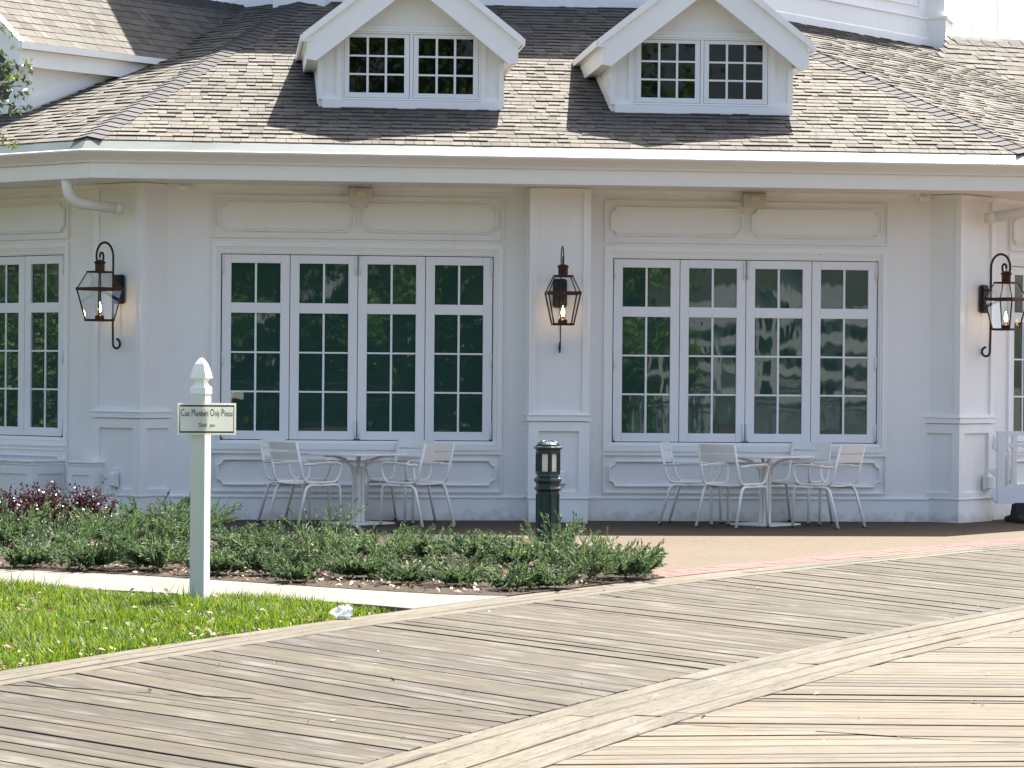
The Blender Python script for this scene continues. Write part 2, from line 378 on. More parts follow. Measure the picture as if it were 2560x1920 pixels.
def scallop(x0, x1, z0, z1, r):
    """rectangle with concave scooped corners"""
    pts = []
    for cx, cz, a0 in ((x0, z0, 90), (x1, z0, 180), (x1, z1, 270), (x0, z1, 0)):
        for k in range(6):
            a = R(a0-18*k) if True else 0
            pts.append((cx+r*math.cos(a), cz+r*math.sin(a)))
    # order corners so that the outline runs round
    out = []
    for q in range(4):
        seg = pts[q*6:q*6+6]; out += seg
    return out
def outline(mb, pts, wdt, y0, y1):
    """raised moulding following a closed outline in the facade plane"""
    k = len(pts)
    n_in = []
    for i in range(k):
        a = Vector(pts[i-1]); b = Vector(pts[i]); c = Vector(pts[(i+1) % k])
        d1 = (b-a).normalized(); d2 = (c-b).normalized(); d = (d1+d2)
        if d.length < 1e-6: d = d1
        d.normalize(); nrm = Vector((-d.y, d.x)); s = max(.55, d.dot(d1)); n_in.append(b+nrm*wdt/s)
    vs = []
    for i in range(k):
        o_ = pts[i]; q = n_in[i]; mid = (o_[0]*.5+q[0]*.5, o_[1]*.5+q[1]*.5)
        vs += [(o_[0], y1, o_[1]), (o_[0], y0+.003, o_[1]), (mid[0], y0, mid[1]), (q[0], y0+.012, q[1]), (q[0], y1, q[1])]
    fs = []
    for i in range(k):
        j = (i+1) % k
        for a in range(4): fs.append((i*5+a, i*5+a+1, j*5+a+1, j*5+a))
    mb.add(vs, fs)
def frame(mb, x0, x1, z0, z1, w_, y0, y1):
    mb.box(x0, x0+w_, y0, y1, z0, z1); mb.box(x1-w_, x1, y0, y1, z0, z1)
    mb.box(x0+w_, x1-w_, y0, y1, z1-w_, z1); mb.box(x0+w_, x1-w_, y0, y1, z0, z0+w_)

def facade(th):
    WIN = WIN0 if th == 0 else WIN1
    xs = [XC-HALF]; 
    for c, h in WIN: xs += [XC+c-h, XC+c+h]
    xs.append(XC+HALF); zs = [-.05, WZ0, WZ1, 3.62]
    mb = MB()
    for i in range(len(xs)-1):
        for j in range(3):
            if j == 1 and i in (1, 3):
                a, b, c, d = xs[i], xs[i+1], zs[1], zs[2]
                mb.add([(a,0,c),(a,.2,c),(a,.2,d),(a,0,d)], [(0,1,2,3)]); mb.add([(b,0,c),(b,0,d),(b,.2,d),(b,.2,c)], [(0,1,2,3)])
                mb.add([(a,0,c),(b,0,c),(b,.2,c),(a,.2,c)], [(0,1,2,3)]); mb.add([(a,0,d),(a,.2,d),(b,.2,d),(b,0,d)], [(0,1,2,3)])
                continue
            mb.add([(xs[i],0,zs[j]),(xs[i+1],0,zs[j]),(xs[i+1],0,zs[j+1]),(xs[i],0,zs[j+1])], [(0,1,2,3)])
    part(mb, 'wall', 'white_paint', th=th)
    mb = MB()   # baseboard with a moulded top edge
    mb.prism([(-.022, -.04), (-.022, .235), (-.036, .24), (-.036, .256), (-.012, .268), (0.001, .268), (0.001, -.04)], XC-HALF, XC+HALF, 'x')
    part(mb, 'baseboard', 'trim_paint', th=th)
    for c, h in WIN:
        cx = XC+c
        for nm, z0, z1, pans in (('upper_panel', 3.02, 3.475, 2), ('lower_panel', .30, .725, 1)):
            mb = MB(); frame(mb, cx-h-.078, cx+h+.078, z0, z1, .014, -.036, .001)
            pw = (2*h+.156)/pans
            for k in range(pans):
                a = cx-h-.078+pw*k
                pts = scallop(a+.065 if k == 0 else a+.045, a+pw-(.065 if k == pans-1 else .045), z0+.07, z1-.07, .062)
                outline(mb, pts, .020, -.042, .001)
            part(mb, nm, 'trim_paint', th=th)
        window(cx, h, th)
    # speaker-side small moulding under the soffit
    mb = MB(); mb.prism([(0.001, 3.53), (-.02, 3.545), (-.03, 3.585), (0.001, 3.585)], XC-HALF, XC+HALF, 'x')
    part(mb, 'frieze_moulding', 'trim_paint', th=th)

def window(cx, h, th):
    mb = MB()
    frame(mb, cx-h-.078, cx+h+.078, WZ0-.085, WZ1+.115, .055, -.028, .001)     # casing
    frame(mb, cx-h-.022, cx+h+.022, WZ0-.028, WZ1+.06, .022, -.012, .0015)
    mb.box(cx-h, cx-h+.02, .012, .12, WZ0, WZ1); mb.box(cx+h-.02, cx+h, .012, .12, WZ0, WZ1)
    mb.box(cx-h+.02, cx+h-.02, .012, .12, WZ1-.014, WZ1); mb.box(cx-h+.02, cx+h-.02, .012, .12, WZ0, WZ0+.012)
    win = part(mb, 'window', 'trim_paint', th=th)
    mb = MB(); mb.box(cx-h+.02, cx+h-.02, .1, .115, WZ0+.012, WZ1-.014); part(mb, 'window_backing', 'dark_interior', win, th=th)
    x0 = cx-h+.028; sw = (2*h-.056)/4; zb, zt = WZ0+.02, WZ1-.022
    for k in range(4):
        a = x0+sw*k+.0035; b = x0+sw*(k+1)-.0035; st = .098
        gz0, gz1 = zb+.092, zt-.09; ra, rb = gz1-.425, gz1-.425-.11
        mb = MB(); y0, y1 = .025, .075
        mb.box(a, a+st, y0, y1, zb, zt); mb.box(b-st, b, y0, y1, zb, zt)
        mb.box(a+st, b-st, y0, y1, zb, gz0); mb.box(a+st, b-st, y0, y1, gz1, zt); mb.box(a+st, b-st, y0, y1, rb, ra)
        part(mb, 'sash', 'sash_paint', win, th=th, bevel=.004)
        rows = [(ra, gz1)]+[(gz0+(rb-gz0)/3*i, gz0+(rb-gz0)/3*(i+1)) for i in range(3)]
        mx = (a+b)/2
        mb = MB()
        mb.box(mx-.011, mx+.011, .040, .062, ra, gz1); mb.box(mx-.011, mx+.011, .040, .062, gz0, rb)
        for i in (1, 2):
            z = gz0+(rb-gz0)/3*i
            mb.box(a+st, mx-.011, .0405, .0615, z-.009, z+.009); mb.box(mx+.011, b-st, .0405, .0615, z-.009, z+.009)
        part(mb, 'glazing_bar', 'sash_paint', win, th=th)
        for (z0, z1) in rows:
            for (p, q) in ((a+st, mx-.0), (mx+.0, b-st)):
                mb = MB(); t1, t2 = random.uniform(-.0016, .0016), random.uniform(-.0016, .0016)
                mb.add([(p, .05-t1, z0), (q, .05+t1, z0), (q, .05+t1+t2, z1), (p, .05-t1+t2, z1), (p, .06-t1, z0), (q, .06+t1, z0), (q, .06+t1+t2, z1), (p, .06-t1+t2, z1)],
                       [(0,1,2,3),(5,4,7,6),(0,4,5,1),(3,2,6,7),(0,3,7,4),(1,5,6,2)])
                part(mb, 'pane', 'window_glass', win, th=th)
    for hx in (x0+.012, cx-.02, cx+.02, cx+h-.04):
        for (z0, z1) in ((zb+.01, zb+.20), (zt-.20, zt-.01)) + (((1.66, 1.80),) if abs(hx-cx) > .5 else ()):
            mb = MB(); mb.tube([(hx, .012, z0), (hx, .012, z1)], .011, 8); mb.box(hx-.009, hx+.009, .018, .03, z0-.014, z0-.003)
            part(mb, 'hinge', 'sash_paint', win, True, th=th)
    mb = MB(); 
    for hx in (x0+.012, cx-.02, cx+.02, cx+h-.04):
        mb.box(hx-.012, hx+.012, .004, .024, zb-.004, zb+.008)
    part(mb, 'floor_bolt', 'iron', win, th=th)

def pilaster_faces(mb, x0, x1, y0, y1, zc):
    """stiles and rails on the front and the two returns, leaving sunk panels"""
    t = .028
    for (z0, z1, st, tp, bt) in ((.268, 1.075, .085, .10, .06), (1.15, 3.575, .05, .05, .03)):
        for (a, b) in ((x0, x0+st), (x1-st, x1)): mb.box(a, b, y0-t, y0+.001, z0, z1)
        mb.box(x0+st, x1-st, y0-t, y0+.001, z1-tp, z1); mb.box(x0+st, x1-st, y0-t, y0+.001, z0, z0+bt)
        for sx, xa in ((-1, x0), (1, x1)):
            xa0, xa1 = sorted((xa-sx*.001, xa+sx*t))
            mb.box(xa0, xa1, y0-t, y0+st*.8, z0, z1); mb.box(xa0, xa1, y1-st*.7, y1, z0, z1)
            mb.box(xa0, xa1, y0+st*.8, y1-st*.7, z1-tp, z1); mb.box(xa0, xa1, y0+st*.8, y1-st*.7, z0, z0+bt)
def pilaster(x0, x1, y0, y1, M, name):
    core = MB(); core.box(x0, x1, y0, y1, -.04, 3.585)
    c = core.build(name, 'white_paint', bld, M=BI @ M)
    tr = MB(); pilaster_faces(tr, x0, x1, y0, y1, 0); tr.build('panel_frame', 'trim_paint', c, M=BI @ M)
    cp = MB(); cp.box(x0-.045, x1+.045, y0-.045, y1-.002, 1.082, 1.14); cp.box(x0-.055, x1+.055, y0-.055, y1-.003, 1.14, 1.152); cp.box(x0-.03, x1+.03, y0-.03, y1-.004, 1.152, 1.166)
    cp.build('cap_moulding', 'trim_paint', c, M=BI @ M, bevel=.004)
    bs = MB(); bs.box(x0-.02, x1+.02, y0-.02, y1-.002, -.045, .25); bs.box(x0-.034, x1+.034, y0-.034, y1-.003, .25, .268)
    bs.build('plinth', 'trim_paint', c, M=BI @ M, bevel=.003)
    return c

# ---- eaves
def sweep(prof, mat, name, th, y_off=0):
    mb = MB(); k = len(prof); vs = []
    for s in (-1, 1):
        for (y, z) in prof: vs.append((XC+s*half(y), y, z))
    mb.add(vs, [(i, (i+1) % k, (i+1) % k+k, i+k) for i in range(k)])
    part(mb, name, mat, th=th)
def eaves(th):
    sweep([(0.02, 3.60), (0.02, 3.585), (-.985, 3.585), (-.985, 3.60)], 'white_paint', 'soffit', th)
    sweep([(-.98, 3.572), (-1.005, 3.572), (-1.01, 3.60), (-1.022, 3.725), (-.98, 3.725)], 'trim_paint', 'fascia', th)
    sweep([(-1.0, 3.727), (-1.06, 3.729), (-1.075, 3.75), (-1.13, 3.785), (-1.20, 3.815), (-1.222, 3.832), (-1.222, 3.846), (-1.21, 3.85), (-1.0, 3.845)], 'trim_paint', 'gutter', th)
    sweep([(-1.208, 3.8515), (-1.128, 3.944), (-1.10, 3.95), (-1.0, 3.92)], 'flashing', 'eave_flashing', th)

# ---- roof
cS = math.cos(math.atan(SL)); sS = math.sin(math.atan(SL)); DTOP = 5.74
roof_mb = MB()
for th in (-45, 0, 45):
    M = FT(th); 
    a = half(EY); b = half(EY+DTOP)
    roof_mb.add([(XC-a, EY, EZ-.02), (XC+a, EY, EZ-.02), (XC+b, EY+DTOP, EZ+DTOP*SL-.02), (XC-b, EY+DTOP, EZ+DTOP*SL-.02)], [(0, 1, 2, 3)], M)
roof = roof_mb.build('roof', 'shingles', bld, M=BI)
def tab_rows(width_fn, length, expo=.143, seed=1, thk=(.009, .012, .018, .021)):
    """yield (course, u0, u1, thick) shingle tabs"""
    rn = random.Random(seed); k = 0
    while k*expo < length-.02:
        L, Rr = width_fn(k*expo); u = L-rn.uniform(0, .2)
        while u < Rr:
            w_ = rn.choice((.08, .10, .12, .14, .18, .2))*rn.uniform(.9, 1.1)
            th_ = rn.choice(thk)
            if u+w_ > L: yield k, u, min(u+w_, Rr), th_
            u += w_+.004
        k += 1
def tab_verts(u0, u1, v0, expo, t, lim0, lim1, rn):
    """wedge in slope coordinates (u, v up-slope, n normal)"""
    v1 = v0+expo+.02; e = rn.uniform(-.003, .003)
    a0, b0 = max(u0, lim0[0]), min(u1, lim0[1]); a1, b1 = max(u0, lim1[0]), min(u1, lim1[1])
    if b0-a0 < .012: return None
    if b1 < a1: a1 = b1 = (max(min(a1, lim1[1]), lim1[0]))
    lo = .004
    return [(a0, v0+e, t), (b0, v0+e, t), (b1, v1, lo), (a1, v1, lo), (a0, v0+e, -.012), (b0, v0+e, -.012), (b1, v1, -.012), (a1, v1, -.012)]
TABF = [(0, 1, 2, 3), (0, 4, 5, 1), (1, 5, 6, 2), (3, 7, 4, 0)]
singles = []
stuff = MB()
for th in (0, -45, 45):
    M = BI @ FT(th); rn = random.Random(100+th)
    wf = lambda v: (XC-half(EY+v*cS), XC+half(EY+v*cS))
    for k, u0, u1, t in tab_rows(wf, DTOP/cS, seed=th+50):
        v0 = k*.143
        tv = tab_verts(u0, u1, v0, .143, t if k else .006, wf(v0), wf(min(v0+.163, DTOP/cS)), rn)
        if tv is None: continue
        pts = [M @ Vector((u, EY+v*cS-n_*sS, EZ+v*sS+n_*cS)) for u, v, n_ in tv]
        if th == 0 and k < 9 and len(singles) < 300 and u1-u0 > .06 and k > 0 and abs(u0) < 4.4 and tv[2][0]-tv[3][0] > .05:
            singles.append(pts)
        else: stuff.add(pts, TABF)
for pts in singles:
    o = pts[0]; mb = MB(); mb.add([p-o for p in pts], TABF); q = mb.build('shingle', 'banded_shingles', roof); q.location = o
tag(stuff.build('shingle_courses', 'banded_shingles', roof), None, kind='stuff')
for th, sgn in ((0, -1), (0, 1)):
    # hip caps: folded pieces laid up the hip
    M = BI @ FT(th); p0 = Vector((XC+sgn*half(EY), EY, EZ)); p1 = Vector((XC+sgn*half(EY+DTOP), EY+DTOP, EZ+DTOP*SL))
    d = (p1-p0); L = d.length; d.normalize()
    nA = Vector((0, -sS, cS)); nB = (Matrix.Rotation(R(45*sgn), 4, 'Z') @ nA.to_4d()).to_3d()
    uA = d.cross(nA)*(-sgn); uB = d.cross(nB)*sgn
    uA = uA if uA.x*sgn < 0 else -uA; uB = uB if uB.x*sgn > 0 else -uB
    e = .15; k = 0; nn = (nA+nB).normalized()
    while k*e < L-.1:
        s0 = k*e+.04; s1 = s0+e+.06; wd = .165
        a = p0+d*s0+nn*.03; b = p0+d*s1+nn*.016; mb = MB()
        vs = [a+uA*wd-nA*.012, a, a+uB*wd-nB*.012, b+uA*wd-nA*.012, b, b+uB*wd-nB*.012]
        vs += [a+uA*wd-nA*.024, a-nn*.014, a+uB*wd-nB*.024]
        mb.add(vs, [(0, 1, 4, 3), (1, 2, 5, 4), (0, 6, 7, 1), (1, 7, 8, 2), (0, 3, 6), (2, 8, 5)])
        mb.build('hip_cap', 'ridge_cap', roof, M=M); k += 1

# ---- dormers
def dormer(cx, th):
    M = FT(th); yf = .17; yr = -.10; HW = 1.0; TW = 1.185; zt = 6.14; sl = .79; yb = 4.6
    z_tip = zt-sl*TW
    def P(mb, name, mat, par, **k): return part(mb, name, mat, par, th=th, **k)
    zu = lambda x: zt-sl*abs(x)-.30                     # underside of the gable overhang
    mb = MB(); mb.prism([(cx-HW, 4.40), (cx+HW, 4.40), (cx+HW, zu(HW)+.2), (cx, zu(0)+.2), (cx-HW, zu(HW)+.2)], yf, yf+.06, 'y')
    mb.add([(cx-HW, yf+.06, 4.4), (cx-HW, yb, 4.4), (cx-HW, yb, 5.2), (cx-HW, yf+.06, 5.2)], [(0, 1, 2, 3)])
    mb.add([(cx+HW, yf+.06, 4.4), (cx+HW, yb, 4.4), (cx+HW, yb, 5.2), (cx+HW, yf+.06, 5.2)], [(3, 2, 1, 0)])
    d = part(mb, 'dormer', 'white_paint', th=th)
    mb = MB()          # corner boards, head trim, flashing at the foot
    for s in (-1, 1):
        a, b = sorted((cx+s*(HW+.006), cx+s*(HW-.05))); mb.box(a, b, yf-.022, yf+.05, 4.53, zu(HW)+.02)
        a, b = sorted((cx+s*.81, cx+s*.75)); mb.box(a, b, yf-.02, yf+.001, 4.53, 5.262)
        a, b = sorted((cx+s*.81, cx+s*(HW-.05))); mb.box(a, b, yf-.016, yf+.001, 4.53, 4.58)
        # raking skirt on the cheek
        x_a, x_b = sorted((cx+s*(HW+.014), cx+s*(HW-.001)))
        zz = lambda y, o: EZ+(y-EY)*SL+o
        ys = 1.45; mb.prism([(yf, zz(yf, .03)), (ys, zz(ys, .03)), (ys, zz(ys, .16)), (yf, zz(yf, .16))], x_a, x_b, 'x')
    mb.box(cx-.88, cx+.88, yf-.03, yf+.001, 5.268, 5.298); mb.box(cx-.84, cx+.84, yf-.024, yf+.001, 5.30, 5.335)
    P(mb, 'corner_trim', 'trim_paint', d)
    mb = MB(); mb.box(cx-HW+.04, cx+HW-.02, yf-.05, yf+.001, 4.425, 4.528); P(mb, 'foot_flashing', 'trim_paint', d)
    mb = MB(); frame(mb, cx-.748, cx+.748, 4.534, 5.266, .018, yf-.026, yf+.001); mb.box(cx-.016, cx+.016, yf-.026, yf+.001, 4.552, 5.248)
    P(mb, 'window_frame', 'trim_paint', d)
    for s in (-1, 1):
        a, b = sorted((cx+s*.022, cx+s*.726)); g0, g1 = 4.61, 5.205; ga, gb = a+.055, b-.055
        mb = MB(); y0, y1 = yf-.02, yf+.001
        mb.box(a, ga, y0, y1, 4.556, 5.244); mb.box(gb, b, y0, y1, 4.556, 5.244); mb.box(ga, gb, y0, y1, 4.556, g0); mb.box(ga, gb, y0, y1, g1, 5.244)
        P(mb, 'sash', 'sash_paint', d, bevel=.003)
        mb = MB(); w3 = (gb-ga)/3; h3 = (g1-g0)/3
        for i in (1, 2):
            mb.box(ga+w3*i-.012, ga+w3*i+.012, yf-.018, yf-.002, g0, g1)
        for i in (1, 2):
            for j in range(3):
                mb.box(ga+w3*j+(.012 if j else 0), ga+w3*(j+1)-(.012 if j < 2 else 0), yf-.0175, yf-.002, g0+h3*i-.010, g0+h3*i+.010)
        P(mb, 'glazing_bar', 'sash_paint', d)
        for i in range(3):
            for j in range(3):
                mb = MB(); t1 = random.uniform(-.001, .001); p, q, z0, z1 = ga+w3*i, ga+w3*(i+1), g0+h3*j, g0+h3*(j+1)
                mb.add([(p, yf-.006-t1, z0), (q, yf-.006+t1, z0), (q, yf-.006+t1, z1), (p, yf-.006-t1, z1), (p, yf-.003, z0), (q, yf-.003, z0), (q, yf-.003, z1), (p, yf-.003, z1)],
                       [(0,1,2,3),(0,4,5,1),(3,2,6,7),(0,3,7,4),(1,5,6,2)])
                P(mb, 'pane', 'dormer_glass', d)
    mb = MB()          # roof slabs
    for s in (-1, 1):
        mb.prism([(cx, zt-.02), (cx+s*(TW-.01), z_tip-.02), (cx+s*(TW-.01), z_tip-.09), (cx, zt-.09)], yr+.01, yb+1.6, 'y')
    P(mb, 'dormer_roof', 'shingles', d)
    for s in (-1, 1):
        mb = MB()      # rake board, its crown and the eave board
        X = TW-.05; zT = lambda x: zt-sl*x
        mb.prism([(cx, zT(0)-.085), (cx+s*X, zT(X)-.085), (cx+s*X, zT(X)-.31), (cx+s*(X-.10), zT(X)-.325), (cx, zT(X)-.325+sl*(X-.10))], yr, yr+.05, 'y')
        P(mb, 'rake_board', 'trim_paint', d)
        mb = MB(); mb.prism([(cx, zT(0)), (cx+s*TW, zT(TW)), (cx+s*TW, zT(TW)-.085), (cx, zT(0)-.085)], yr-.045, yr+.03, 'y'); P(mb, 'rake_crown', 'trim_paint', d)
        mb = MB(); a, b = sorted((cx+s*(X-.002), cx+s*(X-.04))); mb.box(a, b, yr+.05, yb, zT(X)-.308, zT(X)-.09)
        a, b = sorted((cx+s*(X-.04), cx+s*HW)); mb.box(a, b, yr+.05, yb, zT(X)-.30, zT(X)-.28)
        P(mb, 'eave_board', 'trim_paint', d)
        mb = MB(); a, b = sorted((cx+s*(TW+.022), cx+s*(X-.03))); mb.prism([(a, z_tip-.085), (b, z_tip-.085), (b, z_tip-.012), (a, z_tip-.012)], yr-.03, yb, 'y'); P(mb, 'drip_edge', 'trim_paint', d)
        # soffit of the gable overhang
        mb = MB(); mb.add([(cx, yr+.05, zT(0)-.31), (cx+s*X, yr+.05, zT(X)-.305), (cx+s*X, yf, zT(X)-.305), (cx, yf, zT(0)-.31)], [(0, 1, 2, 3)]); P(mb, 'overhang_soffit', 'white_paint', d)
    # shingles on the two slopes
    c_, s_ = math.cos(math.atan(sl)), math.sin(math.atan(sl)); mb = MB()
    for s in (-1, 1):
        rn = random.Random(int(cx*10)+s+th); L = TW/c_
        back = lambda v: ((z_tip+v*s_-EZ)/SL+EY)+.35
        for k, u0, u1, t in tab_rows(lambda v: (yr-.035, back(v)), L, seed=s+th+int(cx*7), thk=(.009, .011, .012)):
            v0 = k*.143; lim = (yr-.035, back(v0)); tv = tab_verts(u0, u1, v0, min(.143, L-v0-.0), t, lim, lim, rn)
            if tv is None: continue
            mb.add([(cx+s*(TW-min(v, L+.01)*c_+n_*s_), u, z_tip-.015+min(v, L+.01)*s_+n_*c_) for u, v, n_ in tv], TABF if s > 0 else [tuple(reversed(f)) for f in TABF])
    tag(P(mb, 'shingle_courses', 'shingles', d), None, kind='stuff')
    mb = MB()
    for k in range(36):
        y = yr-.05+k*.15; a = .15
        mb.add([(cx-a, y, zt-.004-a*sl), (cx, y, zt+.03), (cx+a, y, zt-.004-a*sl), (cx-a, y+.2, zt-.014-a*sl), (cx, y+.2, zt+.018), (cx+a, y+.2, zt-.014-a*sl)], [(0, 1, 4, 3), (1, 2, 5, 4)])
    P(mb, 'ridge_cap', 'ridge_cap', d)

for th in (-45, 0, 45):
    facade(th); eaves(th)
pilaster(-.30, .30, -.33, .01, Matrix.Identity(4), 'column')
for sgn in (-1, 1):
    Q = Vector((XC+sgn*4.42, -.26, 0))
    M = Matrix.Translation(Q) @ Matrix.Rotation(R(45*sgn), 4, 'Z')
    pilaster(*(sorted((0, sgn*.69))), 0, .45, M, 'corner_pillar')
for cx in (-1.58, 1.60): dormer(cx, 0)
dormer(1.60, -45); dormer(-1.58, -45)

# ---- upper storey
DA = 5.72
drum_y = EY+DA; drum_z = EZ+DA*SL; ZTOP = 9.5
for th in (-90, -45, 0, 45):
    hw = half(drum_y); mb = MB()
    mb.box(XC-hw-.04, XC+hw+.04, drum_y, drum_y+.1, drum_z-.3, ZTOP)
    u = part(mb, 'upper_wall', 'white_paint', th=th)
    mb = MB(); mb.prism([(drum_y-.05, drum_z-.05), (drum_y-.05, drum_z+.34), (drum_y-.07, drum_z+.35), (drum_y-.07, drum_z+.37), (drum_y+.001, drum_z+.39), (drum_y+.001, drum_z-.05)], XC-hw-.02, XC+hw+.02, 'x')
    mb.prism([(drum_y-.075, drum_z-.06), (drum_y-.075, drum_z+.08), (drum_y-.049, drum_z+.10), (drum_y-.049, drum_z-.06)], XC-hw-.02, XC+hw+.02, 'x')
    part(mb, 'skirting', 'trim_paint', u, th=th)
    mb = MB(); frame(mb, XC-hw+.5, XC+hw-.5, drum_z+.52, drum_z+1.5, .02, drum_y-.02, drum_y+.001)
    outline(mb, scallop(XC-hw+.62, XC+hw-.62, drum_z+.64, drum_z+1.38, .12), .03, drum_y-.022, drum_y+.001)
    part(mb, 'upper_panel', 'trim_paint', u, th=th)
    mb = MB(); vs = []
    for s in (-1, 1):
        for (y, z) in ((drum_y+.2, ZTOP-.01), (drum_y-.5, ZTOP-.01), (drum_y-.5, ZTOP+.2), (drum_y+5.9, ZTOP+2.6), (drum_y+5.9, ZTOP)):
            vs.append((XC+s*max(.02, half(y)), y, z))
    mb.add(vs, [(i, (i+1) % 5, (i+1) % 5+5, i+5) for i in range(5)])
    part(mb, 'upper_roof', 'shingles', th=th)
for th, sgn in ((45, 1), (0, 1), (0, -1)):
    hw = half(drum_y); M = FT(th) @ Matrix.Translation((XC+sgn*hw, drum_y, 0)) @ Matrix.Rotation(R(22.5*sgn), 4, 'Z')
    mb = MB(); mb.box(-.30, .30, -.12, .3, drum_z-.3, ZTOP-.02); p = mb.build('upper_pillar', 'white_paint', bld, M=BI @ M)
    mb = MB(); mb.box(-.34, .34, -.16, .3, drum_z-.25, drum_z+.36); mb.box(-.37, .37, -.19, .3, drum_z+.36, drum_z+.40)
    for a, b in ((-.30, -.22), (.22, .30)): mb.box(a, b, -.135, -.119, drum_z+.40, ZTOP-.1)
    mb.build('pillar_trim', 'trim_paint', p, M=BI @ M)
# sunlit wing wall and the roof in front of it, seen past the right hip
c2 = (FT(45) @ Vector((XC+half(drum_y), drum_y, 0)))
Mw = Matrix.Translation((c2.x+.12, c2.y+.05, 0)) @ Matrix.Rotation(R(69), 4, 'Z')
mb = MB(); mb.box(0, 16, 0, .2, drum_z-.6, ZTOP+1); ww = mb.build('wing_wall', 'white_paint', bld, M=BI @ Mw)
mb = MB()
for bx_ in ((3.4, 3.46, drum_z-.6, ZTOP), (7, 7.06, drum_z-.6, ZTOP)):
    mb = MB(); mb.box(bx_[0], bx_[1], -.012, .001, bx_[2], bx_[3]); mb.build('wall_batten', 'trim_paint', ww, M=BI @ Mw)
Mr = Matrix.Translation((c2.x-.02, c2.y-.75, 0)) @ Matrix.Rotation(R(17), 4, 'Z')
zr = drum_z+.02; sl2 = .62; cc, ss = math.cos(math.atan(sl2)), math.sin(math.atan(sl2))
mb = MB(); mb.add([(.05, 0, zr), (9, 0, zr), (9, -3.2, zr-3.2*sl2-.01), (-2.6, -3.2, zr-3.2*sl2-.01), (9, 1.6, zr-.3), (.05, .3, zr-.3)], [(3, 2, 1, 0), (0, 1, 4, 5)])
wr = mb.build('wing_roof', 'shingles', bld, M=BI @ Mr)
mb = MB(); rn = random.Random(5)
for k, u0, u1, t in tab_rows(lambda v: (.05-2.1*(1-v/2.6), 9), 2.6, seed=77):
    v0 = 2.6-.143*(k+1)
    lm = (.05-2.1*(1-k*.143/2.6), 9); tv = tab_verts(u0, u1, k*.143, .143, t, lm, lm, rn)
    if tv: mb.add([(u, -(2.6-v)*cc-n_*ss, zr-(2.6-v)*ss+n_*cc+.004) for u, v, n_ in tv], TABF)
tag(mb.build('shingle_courses', 'shingles', wr, M=BI @ Mr), None, kind='stuff')
mb = MB()
for k in range(40):
    x = .05+k*.22
    mb.add([(x, -.13, zr-.055), (x, 0, zr+.03), (x, .13, zr-.03), (x+.26, -.13, zr-.065), (x+.26, 0, zr+.02), (x+.26, .13, zr-.04)], [(0, 3, 4, 1), (1, 4, 5, 2)])
mb.build('ridge_cap', 'ridge_cap', wr, M=BI @ Mr)

# ---- downspouts (part of the building)
def bend(p, q, r_, k=8):
    p0, p1, p2 = [Vector(a) for a in (p, q, r_)]
    return [(p0*(1-t)**2+p1*2*t*(1-t)+p2*t*t) for t in [i/k for i in range(k+1)]]
def downspout(pts_px, name='downspout'):
    pts = [Vector(p) for p in pts_px]
    mb = MB(); path = [pts[0]]
    a = pts[1]+(pts[0]-pts[1]).normalized()*.16; b = pts[1]+(pts[2]-pts[1]).normalized()*.16
    path += bend(a, pts[1], b); path.append(pts[2])
    mb.tube(path, .058, 14)
    o = mb.build(name, 'pipe_paint', bld, True, M=BI)
    mb = MB(); d = (pts[2]-pts[1]).normalized()
    mb.tube([pts[2]-d*.10, pts[2]-d*.02], .064, 14); mb.build('pipe_collar', 'pipe_paint', o, True, M=BI)
    mb = MB()
    for i in range(3, 8): mb.tube([path[i]-(path[i+1]-path[i-1]).normalized()*.004, path[i]+(path[i+1]-path[i-1]).normalized()*.004], .061, 14)
    mb.build('elbow_rib', 'pipe_paint', o, True, M=BI)
dq = wy(150, 412, -.55)
downspout([wy(162, 405, -.62), wy(172, 505, -.62), wy(305, 522, -.25)])
downspout([wy(2640, 440, -.2), wy(2640, 520, -.2), wy(2462, 546, -.12)])

# ------------------------------------------------------------------ ground
OX, OY = 44.0, -43.0; RO, RI, RBT, RBB = 55.9, 55.5, 52.62, 51.92
def pol(r_, a): return (OX-r_*math.cos(R(a)), OY+r_*math.sin(R(a)))
def sheet(name, poly, z, mat, th=.04):
    mb = MB(); mb.prism(list(poly), z-th, z, 'z'); o = mb.build(name, mat); o['kind'] = 'structure'; return o
mb = MB(); mb.add([(-900, -900, -.16), (900, -900, -.16), (900, 900, -.16), (-900, 900, -.16)], [(0, 1, 2, 3)])
mb.build('ground', 'soil')['kind'] = 'structure'
outer = [pol(RO+.008, a) for a in np.arange(12, 62.1, 1)]
bed_back = [tuple(dg(x, y)[:2]) for x, y in ((1412, 1243), (1395, 1222), (1330, 1196), (1230, 1172), (1050, 1158), (800, 1146), (480, 1142))]+[(-7, -2.6), (-12, 1.5)]
walk_b = [tuple(dg(x, y)[:2]) for x, y in ((1215, 1291), (1150, 1294), (950, 1285), (780, 1275), (600, 1263), (450, 1253), (250, 1241), (0, 1230))]+[(-7.2, -6.95), (-10, -5.6), (-14, -3.5)]
walk_f = [tuple(dg(x, y)[:2]) for x, y in ((893, 1317), (870, 1313), (750, 1303), (600, 1294), (450, 1286), (250, 1276), (0, 1267))]+[(-7.4, -8.85), (-10.5, -7.5), (-14.5, -5.3)]
